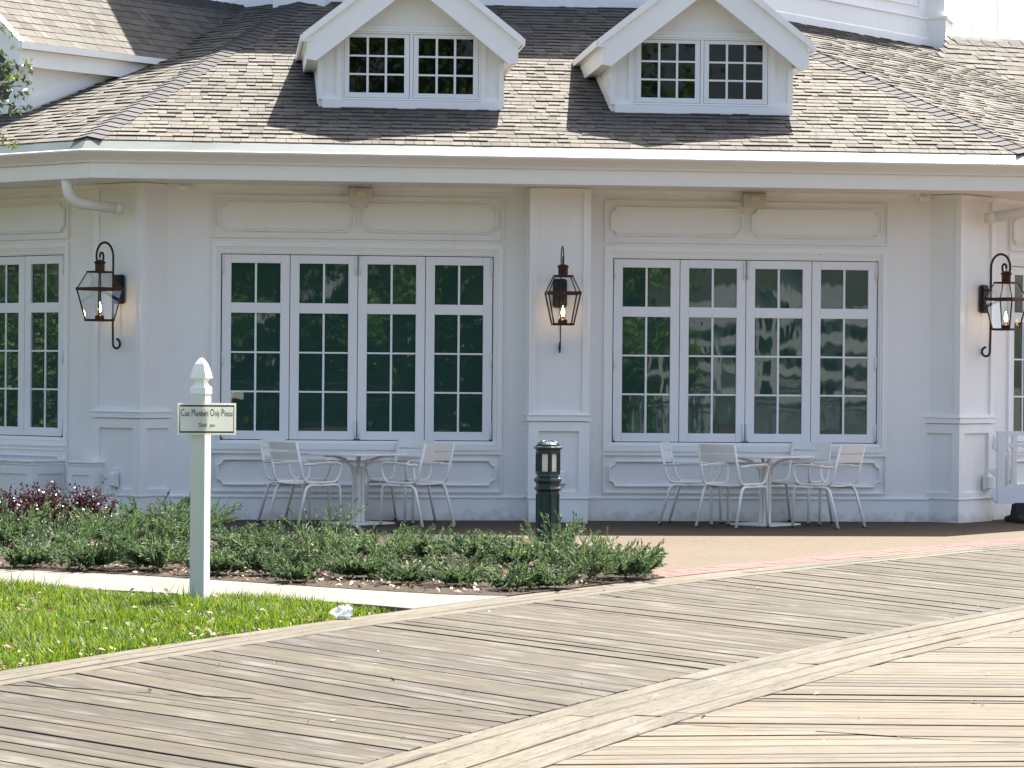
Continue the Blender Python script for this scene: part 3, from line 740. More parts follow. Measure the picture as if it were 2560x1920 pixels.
# patio
RB = RO+.37
patio_front = [pol(RB, a) for a in np.arange(38.0, 62.1, .75)]
sheet('patio', [p for p in patio_front]+[(40, 12), (40, 30), (-16, 30), (-16, 4)]+list(reversed(bed_back)), 0, 'pebble_concrete')
front_bed = [pol(RO+.012, a) for a in list(np.arange(35.45, 37.8, .3))+[37.9]]
sheet('planting_bed', list(reversed(front_bed))+walk_b[2:]+list(reversed(bed_back)), .008, 'mulch', .1)
def resample(pl, n):
    p = np.array(pl); d = np.r_[0, np.cumsum(np.hypot(*np.diff(p, axis=0).T))]; t = np.linspace(0, d[-1], n); return np.c_[np.interp(t, d, p[:, 0]), np.interp(t, d, p[:, 1])]
sw = empty('sidewalk', (*walk_b[5], 0)); sw['kind'] = 'structure'
NB = 33; eb = resample([pol(RO+.012, 35.45)]+walk_b[2:], NB); ef = resample([pol(RO+.012, 34.1)]+walk_f[1:], NB)
for k in range(0, NB-1, 4):
    g = .004; a = slice(k, k+5); B_, F_ = eb[a].copy(), ef[a].copy()
    for E_ in (B_, F_):
        v = E_[1]-E_[0]; E_[0] += v/np.linalg.norm(v)*g; v = E_[-1]-E_[-2]; E_[-1] -= v/np.linalg.norm(v)*g
    mid = [tuple(pol(RO+.012, t)) for t in (34.5, 35.0)] if k == 0 else []
    mb = MB(); mb.prism([tuple(q) for q in B_]+[tuple(q) for q in F_[::-1]]+mid, -.12, .004, 'z'); mb.build('slab', 'concrete', sw, M=Matrix.Translation(-sw.location), bevel=.005)
lawn_poly = walk_f[1:]+[(-16, -6), (-20, -30)]+[pol(RO+.01, a) for a in list(np.arange(14, 34, 1))+[34.1]]
sheet('lawn', lawn_poly, -.045, 'turf_soil', .1)

# brick band (pavers laid in three running rows along the boardwalk)
bn = empty('brick_border', (*pol(RO+.18, 44), 0)); tag(bn, 'band of red brick pavers between the tan patio and the boardwalk', 'paving')
bn['kind'] = 'structure'
bn.name = 'brick_border'
for row in range(3):
    r0 = RO+.012+row*.12; r1 = r0+.112; step = .212/r0*180/math.pi; a = 37.9+(row % 2)*step/2
    while a < 53.5:
        a1 = a+step*.965; mb = MB(); c0 = pol((r0+r1)/2, (a+a1)/2); j = random.uniform(-.002, .002)
        pl = [pol(r0, a), pol(r1, a), pol(r1, a1), pol(r0, a1)]
        mb.prism([(p[0]-c0[0], p[1]-c0[1]) for p in reversed(pl)], -.05, .002+j, 'z')
        o = mb.build('brick', 'red_paver', bn, bevel=.004); o.location = (c0[0]-bn.location.x, c0[1]-bn.location.y, 0)
        a += step
mb = MB(); mb.prism([pol(RO+.01, a) for a in np.arange(37.8, 54.1, .6)]+[pol(RB, a) for a in np.arange(53.9, 37.7, -.6)], -.06, -.006, 'z')
mb.build('mortar_bed', 'mulch', bn, M=Matrix.Translation(-bn.location))

# boardwalk
bw = empty('boardwalk', (*pol(54, 32), 0)); bw['kind'] = 'structure'
BWI = Matrix.Translation(-bw.location)
def clip(poly, nx, ny, c):
    out = []
    for i in range(len(poly)):
        p, q = poly[i-1], poly[i]; dp = p[0]*nx+p[1]*ny-c; dq_ = q[0]*nx+q[1]*ny-c
        if (dp <= 0) != (dq_ <= 0):
            t = dp/(dp-dq_); out.append((p[0]+(q[0]-p[0])*t, p[1]+(q[1]-p[1])*t))
        if dq_ <= 0: out.append(q)
    return out
def plank(poly, ang, mat, name='plank', z=None):
    cx = sum(p[0] for p in poly)/len(poly); cy = sum(p[1] for p in poly)/len(poly)
    ca, sa = math.cos(-ang), math.sin(-ang); loc = [((p[0]-cx)*ca-(p[1]-cy)*sa, (p[0]-cx)*sa+(p[1]-cy)*ca) for p in poly]
    ar = sum(loc[i-1][0]*loc[i][1]-loc[i][0]*loc[i-1][1] for i in range(len(loc)))
    if abs(ar) < .004: return
    if ar < 0: loc.reverse()
    mb = MB(); top = random.uniform(-.003, .003) if z is None else z
    n = len(loc); tl = random.uniform(-.0015, .0015)
    mb.add([(x, y, -.045) for x, y in loc]+[(x, y, top+tl*(1 if y > 0 else -1)) for x, y in loc],
           [tuple(range(n-1, -1, -1)), tuple(range(n, 2*n))]+[(i, (i+1) % n, (i+1) % n+n, i+n) for i in range(n)])
    o = mb.build(name, mat, bw, bevel=.004); o.location = (cx-bw.location.x, cy-bw.location.y, 0); o.rotation_euler = (0, 0, ang)
    return o
seams = [14.35, 21.55, 28.75, 35.9, 43.1, 50.3]
nails = []
def fieldp(r0, r1, sgn, a_min, a_max, seed, mat='plank_wood'):
    rn = random.Random(seed)
    for a, b in zip(seams[:-1], seams[1:]):
        if b < a_min or a > a_max: continue
        gap = .006/r0*57.3
        arc = [pol(r0, t) for t in np.linspace(a+gap, b-gap, 15)]+[pol(r1, t) for t in np.linspace(b-gap, a+gap, 15)]
        ang = R(-(a+b)/2+sgn*26); nx, ny = -math.sin(ang), math.cos(ang)
        ds = [p[0]*nx+p[1]*ny for p in arc]; d = min(ds); hi = max(ds)
        while d < hi:
            w_ = .138*rn.uniform(.97, 1.03) if rn.random() > .12 else .089
            g = rn.choice((.005, .006, .007, .008, .011))
            p = clip(clip(arc, nx, ny, d+w_-g), -nx, -ny, -d)
            d += w_
            if len(p) < 3: continue
            mx = sum(q[0] for q in p)/len(p); my = sum(q[1] for q in p)/len(p)
            v = np.array([mx, my, 0])-CAM; zc = v@FW
            if zc < 9.0: continue
            # only what the picture or a step aside could see
            if all(abs(((np.array([q[0], q[1], 0])-CAM)@RT)/max(.1, (np.array([q[0], q[1], 0])-CAM)@FW)) > .30 for q in p): continue
            if my < -22.5: continue
            plank(p, ang+rn.uniform(-.001, .001), mat)
fieldp(RBT+.006, RI-.006, -1, 18, 50, 3)
fieldp(RBB-5.6, RBB-.006, 1, 18, 48, 4, 'sheen_wood')
def ring(r0, nb, wd, mat, seed):
    rn = random.Random(seed)
    for k in range(nb):
        ra = r0-wd*k; rb = ra-wd+.005; a = 17+rn.uniform(0, 3)
        while a < 51:
            b = a+rn.choice((3.6, 4.4, 5.2)); g = .004/ra*57.3
            poly = [pol(ra, t) for t in np.linspace(a+g, b-g, 9)]+[pol(rb, t) for t in np.linspace(b-g, a+g, 9)]
            plank(poly, R(90-(a+b)/2), mat, 'edge_board')
            for t in np.arange(a+.25, b, .62):
                for rr in (ra-.03, rb+.025):
                    if rn.random() < .75: nails.append((*pol(rr, t+rn.uniform(-.02, .02)), .0035))
            a = b
ring(RO, 3, .134, 'border_wood', 8)
ring(RBT, 5, .14, 'border_wood', 9)
mb = MB()
for (x, y, z) in nails:
    mb.add([(x+.006*math.cos(t*1.047), y+.006*math.sin(t*1.047), z) for t in range(6)], [tuple(range(6))])
tag(mb.build('nail_heads', 'iron', bw, M=BWI), None, kind='stuff')
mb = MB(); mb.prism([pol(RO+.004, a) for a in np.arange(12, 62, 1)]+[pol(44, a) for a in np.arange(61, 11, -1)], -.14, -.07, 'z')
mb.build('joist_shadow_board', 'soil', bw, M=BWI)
mb = MB(); mb.prism([(-40, -22.6), (-60, -45), (60, -45), (60, -12), (14, -12.2), (8, -16), (3, -22.6)], -.05, -.004, 'z')
mb.build('far_decking', 'border_wood', bw, M=BWI)

# ------------------------------------------------------------------ grass, litter
def in_poly(pts, poly):
    x, y = pts[:, 0], pts[:, 1]; ins = np.zeros(len(pts), bool); n = len(poly)
    for i in range(n):
        x0, y0 = poly[i-1]; x1, y1 = poly[i]
        c = ((y0 > y) != (y1 > y)) & (x < (x1-x0)*(y-y0)/((y1-y0) if y1 != y0 else 1e-9)+x0)
        ins ^= c
    return ins
def grass():
    N = 270000; pts = np.c_[RNG.uniform(-7.2, -1.8, N), RNG.uniform(-17.5, -9.2, N)]
    k = in_poly(pts, lawn_poly); pts = pts[k]
    rr = np.hypot(pts[:, 0]-OX, pts[:, 1]-OY)
    pts = pts[rr > RO+.03]
    # thin, worn strip next to the boards and bare tip
    rr = np.hypot(pts[:, 0]-OX, pts[:, 1]-OY)-RO
    keep = RNG.random(len(pts)) < np.clip(rr/.25, .12, 1)*np.clip((-1.95-pts[:, 0])/1.3, .1, 1)
    pts = pts[keep]
    n = len(pts); patch = np.sin(pts[:, 0]*2.3+1)*np.cos(pts[:, 1]*1.9)+.5*np.sin(pts[:, 0]*6+pts[:, 1]*5)
    h = RNG.uniform(.035, .11, n)*(1+.35*patch)*np.clip(.5+(np.hypot(pts[:, 0]-OX, pts[:, 1]-OY)-RO)/.5, .5, 1)
    h = np.where(RNG.random(n) < .02, h*1.7, h)
    az = RNG.uniform(0, 6.283, n); ln = RNG.uniform(.1, .75, n)*h; wd = RNG.uniform(.0025, .0055, n)
    dx, dy = np.cos(az), np.sin(az); px, py = -dy, dx
    z0 = -.047
    def P(t, side):  # curved blade
        bx = pts[:, 0]+dx*ln*t*t+px*side*wd; by = pts[:, 1]+dy*ln*t*t+py*side*wd
        return np.c_[bx, by, z0+h*(t-.15*t*t)]
    V = np.stack([P(0, -1), P(0, 1), P(.55, .8), P(.55, -.8)], 1)
    V2 = np.stack([P(.55, -.8), P(.55, .8), P(1, .05), P(1, -.05)], 1)
    A = np.concatenate([V, V2], 1)
    me_v = A.reshape(-1, 3); f = []
    N = n; idx = np.arange(N)*8
    faces = np.concatenate([np.stack([idx, idx+1, idx+2, idx+3], 1), np.stack([idx+3, idx+2, idx+6, idx+7], 1)])
    me = bpy.data.meshes.new('grass'); me.vertices.add(len(me_v)); me.vertices.foreach_set('co', me_v.reshape(-1).astype(np.float32))
    me.loops.add(faces.size); me.loops.foreach_set('vertex_index', faces.reshape(-1).astype(np.int32)); me.polygons.add(len(faces))
    me.polygons.foreach_set('loop_start', np.arange(0, faces.size, 4, dtype=np.int32)); me.polygons.foreach_set('loop_total', np.full(len(faces), 4, dtype=np.int32))
    me.update(calc_edges=True)
    o = link('lawn_grass', me, 'grass_blade'); tag(o, 'short bright green grass growing on the lawn by the boardwalk', 'grass', kind='stuff')
grass()
def leaf_quads(C, size, tilt, lift=0.0, asp=.45):
    n = len(C); az = RNG.uniform(0, 6.283, n); s = size[:, None]
    d = np.c_[np.cos(az), np.sin(az), RNG.normal(0, tilt, n)]; d /= np.linalg.norm(d, axis=1)[:, None]
    up = np.c_[RNG.normal(0, tilt, n), RNG.normal(0, tilt, n), np.ones(n)]; sd = np.cross(d, up); sd /= np.linalg.norm(sd, axis=1)[:, None]
    nm = np.cross(sd, d); cu = RNG.uniform(-.1, .35, n)[:, None]*s
    a = C-d*s*.5; b = C+sd*s*asp*.5+nm*cu; c = C+d*s*.5+nm*cu*.4; e = C-sd*s*asp*.5+nm*cu
    return np.stack([a, b, c, e], 1)
def litter():
    out = []
    N = 1500; p = np.c_[RNG.uniform(-6.2, -2.1, N), RNG.uniform(-16, -9.5, N)]; p = p[in_poly(p, lawn_poly)]
    w_ = RNG.random(len(p)) < (.35+.65*(np.sin(p[:, 0]*1.7)*np.sin(p[:, 1]*1.3) > -.1))
    p = p[w_]; out.append(np.c_[p, RNG.uniform(-.015, .03, len(p))])
    bed = list(reversed(front_bed))+walk_b[2:]+list(reversed(bed_back))
    N = 5200; p = np.c_[RNG.uniform(-6.5, .5, N), RNG.uniform(-10.9, -4.2, N)]; p = p[in_poly(p, bed)]; out.append(np.c_[p, RNG.uniform(.014, .035, len(p))])
    C = np.concatenate(out); V = leaf_quads(C, RNG.uniform(.02, .07, len(C)), .5)
    o = quads_obj('fallen_leaves', V, 'dry_leaf'); tag(o, 'dry brown and tan leaves scattered over the grass and the planting bed', 'leaves', kind='stuff')
    # along the board edge and strays on the decking
    a = RNG.uniform(24, 33.5, 170); rr = RO+RNG.normal(.03, .05, 170); C = np.array([[*pol(r_, t), .012] for r_, t in zip(rr, a)])
    px = np.c_[RNG.uniform(60, 2500, 60), RNG.uniform(1400, 1880, 60)]
    D2 = np.array([gz(x, y) for x, y in px]); rr = np.hypot(D2[:, 0]-OX, D2[:, 1]-OY); D2 = D2[rr < RO]; D2[:, 2] = .008
    C = np.concatenate([C, D2]); V = leaf_quads(C, RNG.uniform(.02, .05, len(C)), .4)
    o = quads_obj('leaf_litter', V, 'dry_leaf'); tag(o, 'small curled leaves lying on the wooden boardwalk and along its edge', 'leaves', kind='stuff')
litter()

# ------------------------------------------------------------------ plants
def juniper(px, py, h, wd, seed, upright=0.0, dens=1.0, label=None):
    rg = np.random.default_rng(seed); base = dg(px, py, .02)
    root = empty('juniper_shrub', tuple(base)); quads = []; stems = MB()
    nb = int(66*dens*(.6+wd)); 
    for i in range(nb):
        az = rg.uniform(0, 6.283); el = np.clip(rg.normal(.75+.5*upright, .28), .12, 1.5)
        L = h*rg.uniform(.55, 1.3)/max(.45, math.sin(el)) if el > .6 else wd*rg.uniform(.4, .62)
        L = min(L, wd*.62 if el < .9 else h*1.15)
        d0 = np.array([math.cos(az)*math.cos(el), math.sin(az)*math.cos(el), math.sin(el)])
        nseg = 8; p = np.array([rg.normal(0, .06), rg.normal(0, .06), 0.0]); pts = [p]; d = d0.copy()
        for k in range(nseg):
            d = d+np.array([0, 0, -.06 if el > .6 else .05])+rg.normal(0, .05, 3); d /= np.linalg.norm(d); p = p+d*L/nseg; pts.append(p)
        pts = np.array(pts); pts[:, 2] = np.maximum(pts[:, 2], .01)
        if i % 6 == 0: stems.tube([tuple(q) for q in pts[::2]], .004, 4)
        # feathery side twigs, each with small scale-leaf quills
        ntw = int(17*dens)
        for t in np.linspace(.15, 1.0, ntw):
            q = t*nseg; k = min(int(q), nseg-1); c = pts[k]*(1-(q-k))+pts[k+1]*(q-k); ax = pts[k+1]-pts[k]; ax /= np.linalg.norm(ax)
            side = np.cross(ax, rg.normal(0, 1, 3)); side /= np.linalg.norm(side)
            tl = L*.25*(1.2-t*.85)*rg.uniform(.7, 1.2); td = ax*.95+side*.38; td /= np.linalg.norm(td)
            for m_ in range(6):
                o_ = c+td*tl*(m_/6.); qd = td*1.0+rg.normal(0, .24, 3); qd /= np.linalg.norm(qd); ql = tl*rg.uniform(.28, .5)+.012
                wv = np.cross(qd, rg.normal(0, 1, 3)); wv /= np.linalg.norm(wv); wv *= rg.uniform(.0028, .0055)
                quads.append((o_-wv, o_+wv, o_+qd*ql+wv*.4, o_+qd*ql-wv*.4))
    V = np.array(quads); V[:, :, 2] = np.maximum(V[:, :, 2], .004)
    quads_obj('foliage', V, 'juniper_needle', root); stems.build('stem', 'bark', root)
    tag(root, label or 'low spreading green juniper in the planting bed between sidewalk and patio', 'shrub', 'junipers filling the planting bed')
JUN = [(60, 1222, .46, 1.1), (200, 1226, .42, 1.0), (330, 1228, .42, 1.05), (470, 1238, .40, 1.0), (590, 1240, .38, .95), (640, 1253, .34, .8), (780, 1246, .38, 1.0), (880, 1258, .40, 1.05), (985, 1262, .38, .9), (1100, 1272, .24, .75), (1190, 1268, .30, .75),
       (20, 1180, .46, 1.3), (130, 1186, .40, 1.2), (260, 1180, .46, 1.25), (390, 1178, .46, 1.25), (520, 1192, .36, 1.1), (610, 1195, .32, 1.0), (745, 1205, .32, 1.0), (840, 1208, .34, 1.05), (940, 1206, .44, 1.1), (1040, 1212, .42, 1.0), (1120, 1220, .42, .9),
       (330, 1150, .36, 1.1), (420, 1152, .34, 1.0), (-120, 1195, .45, 1.3)]
def jlabel(i):
    if i in (22, 23): return 'feathery juniper between the burgundy shrub and the sign post, next to the wall'
    if i == 3: return 'spreading juniper directly behind the foot of the white sign post'
    if i in (9, 10): return 'flat sprawling juniper on the leaf litter where the sidewalk meets the boardwalk'
    if i in (19, 20, 21): return 'fine green juniper between the cafe chairs and the bollard foot'
    if i < 11: return 'low spreading juniper at the sidewalk edge of the planting bed'
    return 'low spreading juniper in the rear row of the planting bed nearest the patio'
for i, (x, y, h, wd) in enumerate(JUN): juniper(x, y, h*(.44 if x < 440 else .36)*random.choice((.65, .85, 1.0, 1.3)), wd*(.74 if x < 440 else .64)*random.uniform(.85, 1.15), 40+i, dens=1.0, label=jlabel(i))
juniper(690, 1238, .52, .26, 301, .9, .55, 'tall upright juniper rising in front of the chairs beside the sign post')
juniper(1205, 1240, .40, .36, 302, .9, .7, 'thin juniper sprig growing against the foot of the green bollard')
juniper(1270, 1252, .34, .7, 303, .6, .6, 'open feathery juniper between the green bollard and the boardwalk edge')
juniper(1352, 1246, .27, .62, 304, .1, 1.0, 'small dense juniper at the tip of the bed beside the brick pavers')

def red_shrub(px, py, h, wd, seed, label):
    rg = np.random.default_rng(seed); base = dg(px, py, .01); root = empty('red_shrub', tuple(base)); C = []; st = MB()
    for i in range(230):
        az = rg.uniform(0, 6.283); el = rg.uniform(.35, 1.5); L = h*rg.uniform(.7, 1.1)*(1.0 if el > .8 else wd/h*.55)
        if i < 4: L *= 1.25
        d = np.array([math.cos(az)*math.cos(el)*wd/h*.8, math.sin(az)*math.cos(el)*wd/h*.8, math.sin(el)]); p0 = np.array([0, 0, .03])
        p1 = p0+d*L*.5+rg.normal(0, .03, 3); p2 = p0+d*L+rg.normal(0, .03, 3)
        if i % 3 == 0: st.tube([tuple(p0), tuple(p1), tuple(p2)], [.005, .004, .002], 4)
        for t in np.linspace(.25, 1, 22):
            q = p0*(1-t)**2+p1*2*t*(1-t)+p2*t*t; C.append(q+rg.normal(0, .012, 3))
    C = np.array(C); C[:, 2] = np.maximum(C[:, 2], .02); V = leaf_quads(C, rg.uniform(.02, .038, len(C)), 1.0, asp=.6)
    quads_obj('foliage', V, 'red_leaf', root); st.build('stem', 'bark', root)
    tag(root, label, 'shrub', 'burgundy shrubs beside the pillar')
red_shrub(185, 1162, .42, .62, 61, 'burgundy leaved shrub in front of the corner pillar and its outlet box')
red_shrub(90, 1162, .45, .62, 62, 'burgundy leaved shrub in front of the white panelled planter boxes')
red_shrub(-5, 1164, .44, .7, 63, 'burgundy leaved shrub farthest from the corner pillar')

def limb(mb, p, q, r0, r1, rg, wob=.08, n=6):
    p, q = np.array(p, float), np.array(q, float); L = np.linalg.norm(q-p); pts = []
    for i in range(n+1):
        t = i/n; c = p*(1-t)+q*t; c = c+rg.normal(0, wob*L*.25, 3)*math.sin(math.pi*t); pts.append(tuple(c))
    mb.tube(pts, [r0*(1-i/n)+r1*i/n for i in range(n+1)], 8); return pts
def tree(name, label, loc, h, crown, nleaf, lsize, mat, seed, ntips=40, group=None, clusters=None, keep=None, asp=.5):
    """crown: list of (cx,cy,cz,rx,ry,rz) relative lobes"""
    rg = np.random.default_rng(seed); root = empty(name, loc); mb = MB()
    top = (rg.normal(0, .2), rg.normal(0, .2), h); limb(mb, (0, 0, -.1), top, .05*h+.04, .03*h, rg, .06, 8)
    C = []
    for (cx, cy, cz, rx, ry, rz) in crown:
        limb(mb, (top[0]*.8, top[1]*.8, h*.8), (cx, cy, cz), .02*h, .02, rg, .2)
        for _ in range(ntips//len(crown)):
            v = rg.normal(0, 1, 3); v /= np.linalg.norm(v); t = np.array([cx, cy, cz])+v*np.array([rx, ry, rz])*rg.uniform(.55, 1.02)
            limb(mb, (cx+v[0]*rx*.1, cy+v[1]*ry*.1, cz), t, .018, .005, rg, .25, 4)
            m_ = nleaf//ntips; s = .17*min(rx, ry, rz)+.12
            C.append(t+rg.normal(0, 1, (m_, 3))*s*np.array([1, 1, .8]))
    for (p, q, m_, s) in (clusters or []):
        pts = limb(mb, p, q, .012, .003, rg, .2, 8)
        for c in pts[3:]: C.append(np.array(c)+rg.normal(0, s, (m_//6, 3)))
    C = np.concatenate(C)
    if keep is not None: C = C[keep(C+np.array(loc))]
    mb.build('trunk', 'bark', root, True)
    quads_obj('crown', leaf_quads(C, rg.uniform(.7, 1.3, len(C))*lsize, 1.0, asp=asp), mat, root)
    tag(root, label, 'tree', group); return root
def keep_oak(P):
    d = P-CAM; z = d@FW; x = 1280+F*(d@RT)/z; y = 960-F*(d@UP)/z
    tw = ((x < 82) & (y > 80) & (y < 285)) | ((x < 46) & (y > 285) & (y < 385)) | ((x < 16) & (y > 30) & (y < 385))
    return (x < -14) | tw
ol = (-8.4, -12.0, 0)
def rel(x, y, Y=-11.2): p = wy(x, y, Y); return (p[0]-ol[0], p[1]-ol[1], p[2]-ol[2])
oak = tree('oak_tree', 'oak with small glossy leaves, twigs hanging before the left roof edge', ol, 3.0,
     [(0, 0, 4.6, 1.9, 1.9, 1.4), (1.2, .4, 4.4, 1.4, 1.5, 1.0), (-1.2, -.6, 4.4, 1.5, 1.5, 1.1), (.2, 1.0, 5.4, 1.5, 1.4, 1.0)], 9000, .055, 'oak_leaf', 11, 60,
     clusters=[(rel(-420, 60), rel(80, 160), 230, .045), (rel(-380, 120), rel(55, 215), 200, .05), (rel(-300, 140), rel(42, 265), 160, .045), (rel(-300, 220), rel(44, 362), 130, .035), (rel(-300, 10), rel(18, 70), 80, .04)], keep=keep_oak, asp=.42)
# trees and shore behind the camera, seen only as reflections in the glass
SHORE = ((.4, -42, 6.0, [(0, 0, 9.5, 3.2, 2.6, 2.8), (-1.6, 0, 6.0, 2.2, 2.0, 2.2), (1.5, .3, 5.6, 2.3, 2.0, 2.2), (.2, .8, 3.0, 2.2, 1.6, 1.6)], 'broad green tree by the lagoon railing in front of the clipped hedge'),
         (5.2, -41, 6.0, [(0, 0, 9.2, 2.9, 2.4, 2.8), (1.0, 0, 5.8, 2.0, 1.8, 2.2), (-1.4, .3, 5.2, 2.1, 1.8, 2.2), (0, .6, 2.8, 2.0, 1.6, 1.5)], 'leafy green tree by the lagoon railing nearest the hotel view'),
         (-5.2, -43, 6.4, [(0, 0, 9.8, 3.4, 2.8, 2.8), (1.6, .2, 5.6, 2.4, 2.0, 2.3), (-1.8, .2, 5.8, 2.4, 2.0, 2.3), (0, .5, 3.0, 2.4, 1.8, 1.6)], 'tallest green tree by the lagoon railing across the boardwalk'))
for i, (x, y, hh, lobes, lab) in enumerate(SHORE):
    tree('shore_tree', lab, (x, y, 0), hh, lobes, 26000, .25, 'tree_leaf', 70+i, 64, 'trees by the lagoon railing')
hb = empty('clipped_hedge', (-2, -44.5, 0)); tag(hb, 'tall clipped green hedge along the lagoon behind the railing', 'hedge')
NH = 26000; HC = np.c_[RNG.uniform(-16, 10, NH), RNG.uniform(-.6, .6, NH), RNG.uniform(.05, 3.1, NH)]; HC[:, 2] *= 1+.1*np.sin(HC[:, 0]*1.7)
quads_obj('foliage', leaf_quads(HC, RNG.uniform(.18, .32, NH), 1.0, asp=.7), 'tree_leaf', hb)
mb = MB()
for k in range(25): mb.tube([(-15+k, 0, 0), (-15+k, .1, 2.4)], .03, 5)
tag(mb.build('stems', 'bark', hb), None, kind='stuff')
for i, (x, y) in enumerate(((-15, -1.0), (-16, 2.2), (-15, 5.0), (-17, -4.5))):
    tree('garden_tree', 'bushy green tree in the garden beside the left wing of the pavilion', (x, y, 0), 2.2, [(0, 0, 3.4, 2.0, 2.0, 1.9), (0, .4, 1.6, 2.0, 2.0, 1.4)], 9000, .13, 'tree_leaf', 90+i, 44, 'trees beside the pavilion')
sheet('lagoon', [(-260, -46), (260, -46), (260, -292), (-260, -292)], -.1, 'water')
def hotel():
    root = empty('hotel', (55, -300, 0)); tag(root, 'long white lakeside hotel with gables and balconies across the lagoon', 'building')
    mb = MB(); mb.box(-60, 60, -8, 0, -.1, 8.2); wl = mb.build('wall', 'hotel_wall', root)
    mb = MB(); mb.prism([(-9, 8.2), (1, 8.2), (-4, 11.6)], -61, 61, 'x'); mb.build('roof', 'hotel_roof', root)
    for gx in (-48, -24, 0, 24, 48):
        mb = MB(); mb.prism([(gx-5, -.1), (gx+5, -.1), (gx+5, 8.6), (gx, 12.6), (gx-5, 8.6)], 0, 2.0, 'y'); mb.build('gable', 'hotel_wall', root)
        mb = MB(); mb.prism([(gx-5.8, 8.0), (gx, 12.9), (gx+5.8, 8.0), (gx, 13.5)], -6, 2.6, 'y'); mb.build('gable_roof', 'hotel_roof', root)
        for z in (.6, 3.3, 6.0):
            for dx in (-3, 0, 3):
                mb = MB(); mb.box(gx+dx-.8, gx+dx+.8, 2.0, 2.08, z, z+1.8); mb.build('window', 'dormer_glass', root)
    for gx in (-36, -12, 12, 36):
        for z in (.6, 3.3, 6.0):
            for dx in (-4.5, -1.5, 1.5, 4.5):
                mb = MB(); mb.box(gx+dx-.8, gx+dx+.8, 0, .08, z, z+1.8); mb.build('window', 'dormer_glass', root)
            mb = MB(); mb.box(gx-6.6, gx+6.6, .02, 1.3, z-.35, z-.15); mb.box(gx-6.6, gx+6.6, 1.2, 1.28, z-.15, z+.8); mb.build('balcony', 'hotel_wall', root)
    root.rotation_euler = (0, 0, R(12))
hotel()
def railing():
    for k in range(14):
        root = empty('railing_panel', (-16+k*2.5, -38.2-.12*k, 0)); tag(root, 'black iron railing panel with hooped infill at the lagoon edge of the boardwalk', 'railing', 'railing panels along the lagoon')
        mb = MB(); mb.tube([(0, 0, 1.08), (2.5, -.12, 1.08)], .03, 6); mb.tube([(0, 0, .95), (2.5, -.12, .95)], .016, 6); mb.tube([(0, 0, .15), (2.5, -.12, .15)], .016, 6); mb.build('rail', 'iron', root)
        mb = MB(); mb.tube([(0, 0, -.02), (0, 0, 1.12)], .04, 8); mb.build('post', 'iron', root)
        for j in range(4):
            cx = .35+j*.6; mb = MB()
            mb.tube([(cx+.28*math.cos(t), -.05*cx, .16+.78*math.sin(t)) for t in np.linspace(0, math.pi, 12)], .013, 5); mb.tube([(cx, -.05*cx, .16), (cx, -.05*cx, .94)], .010, 5); mb.build('hoop', 'iron', root)
railing()

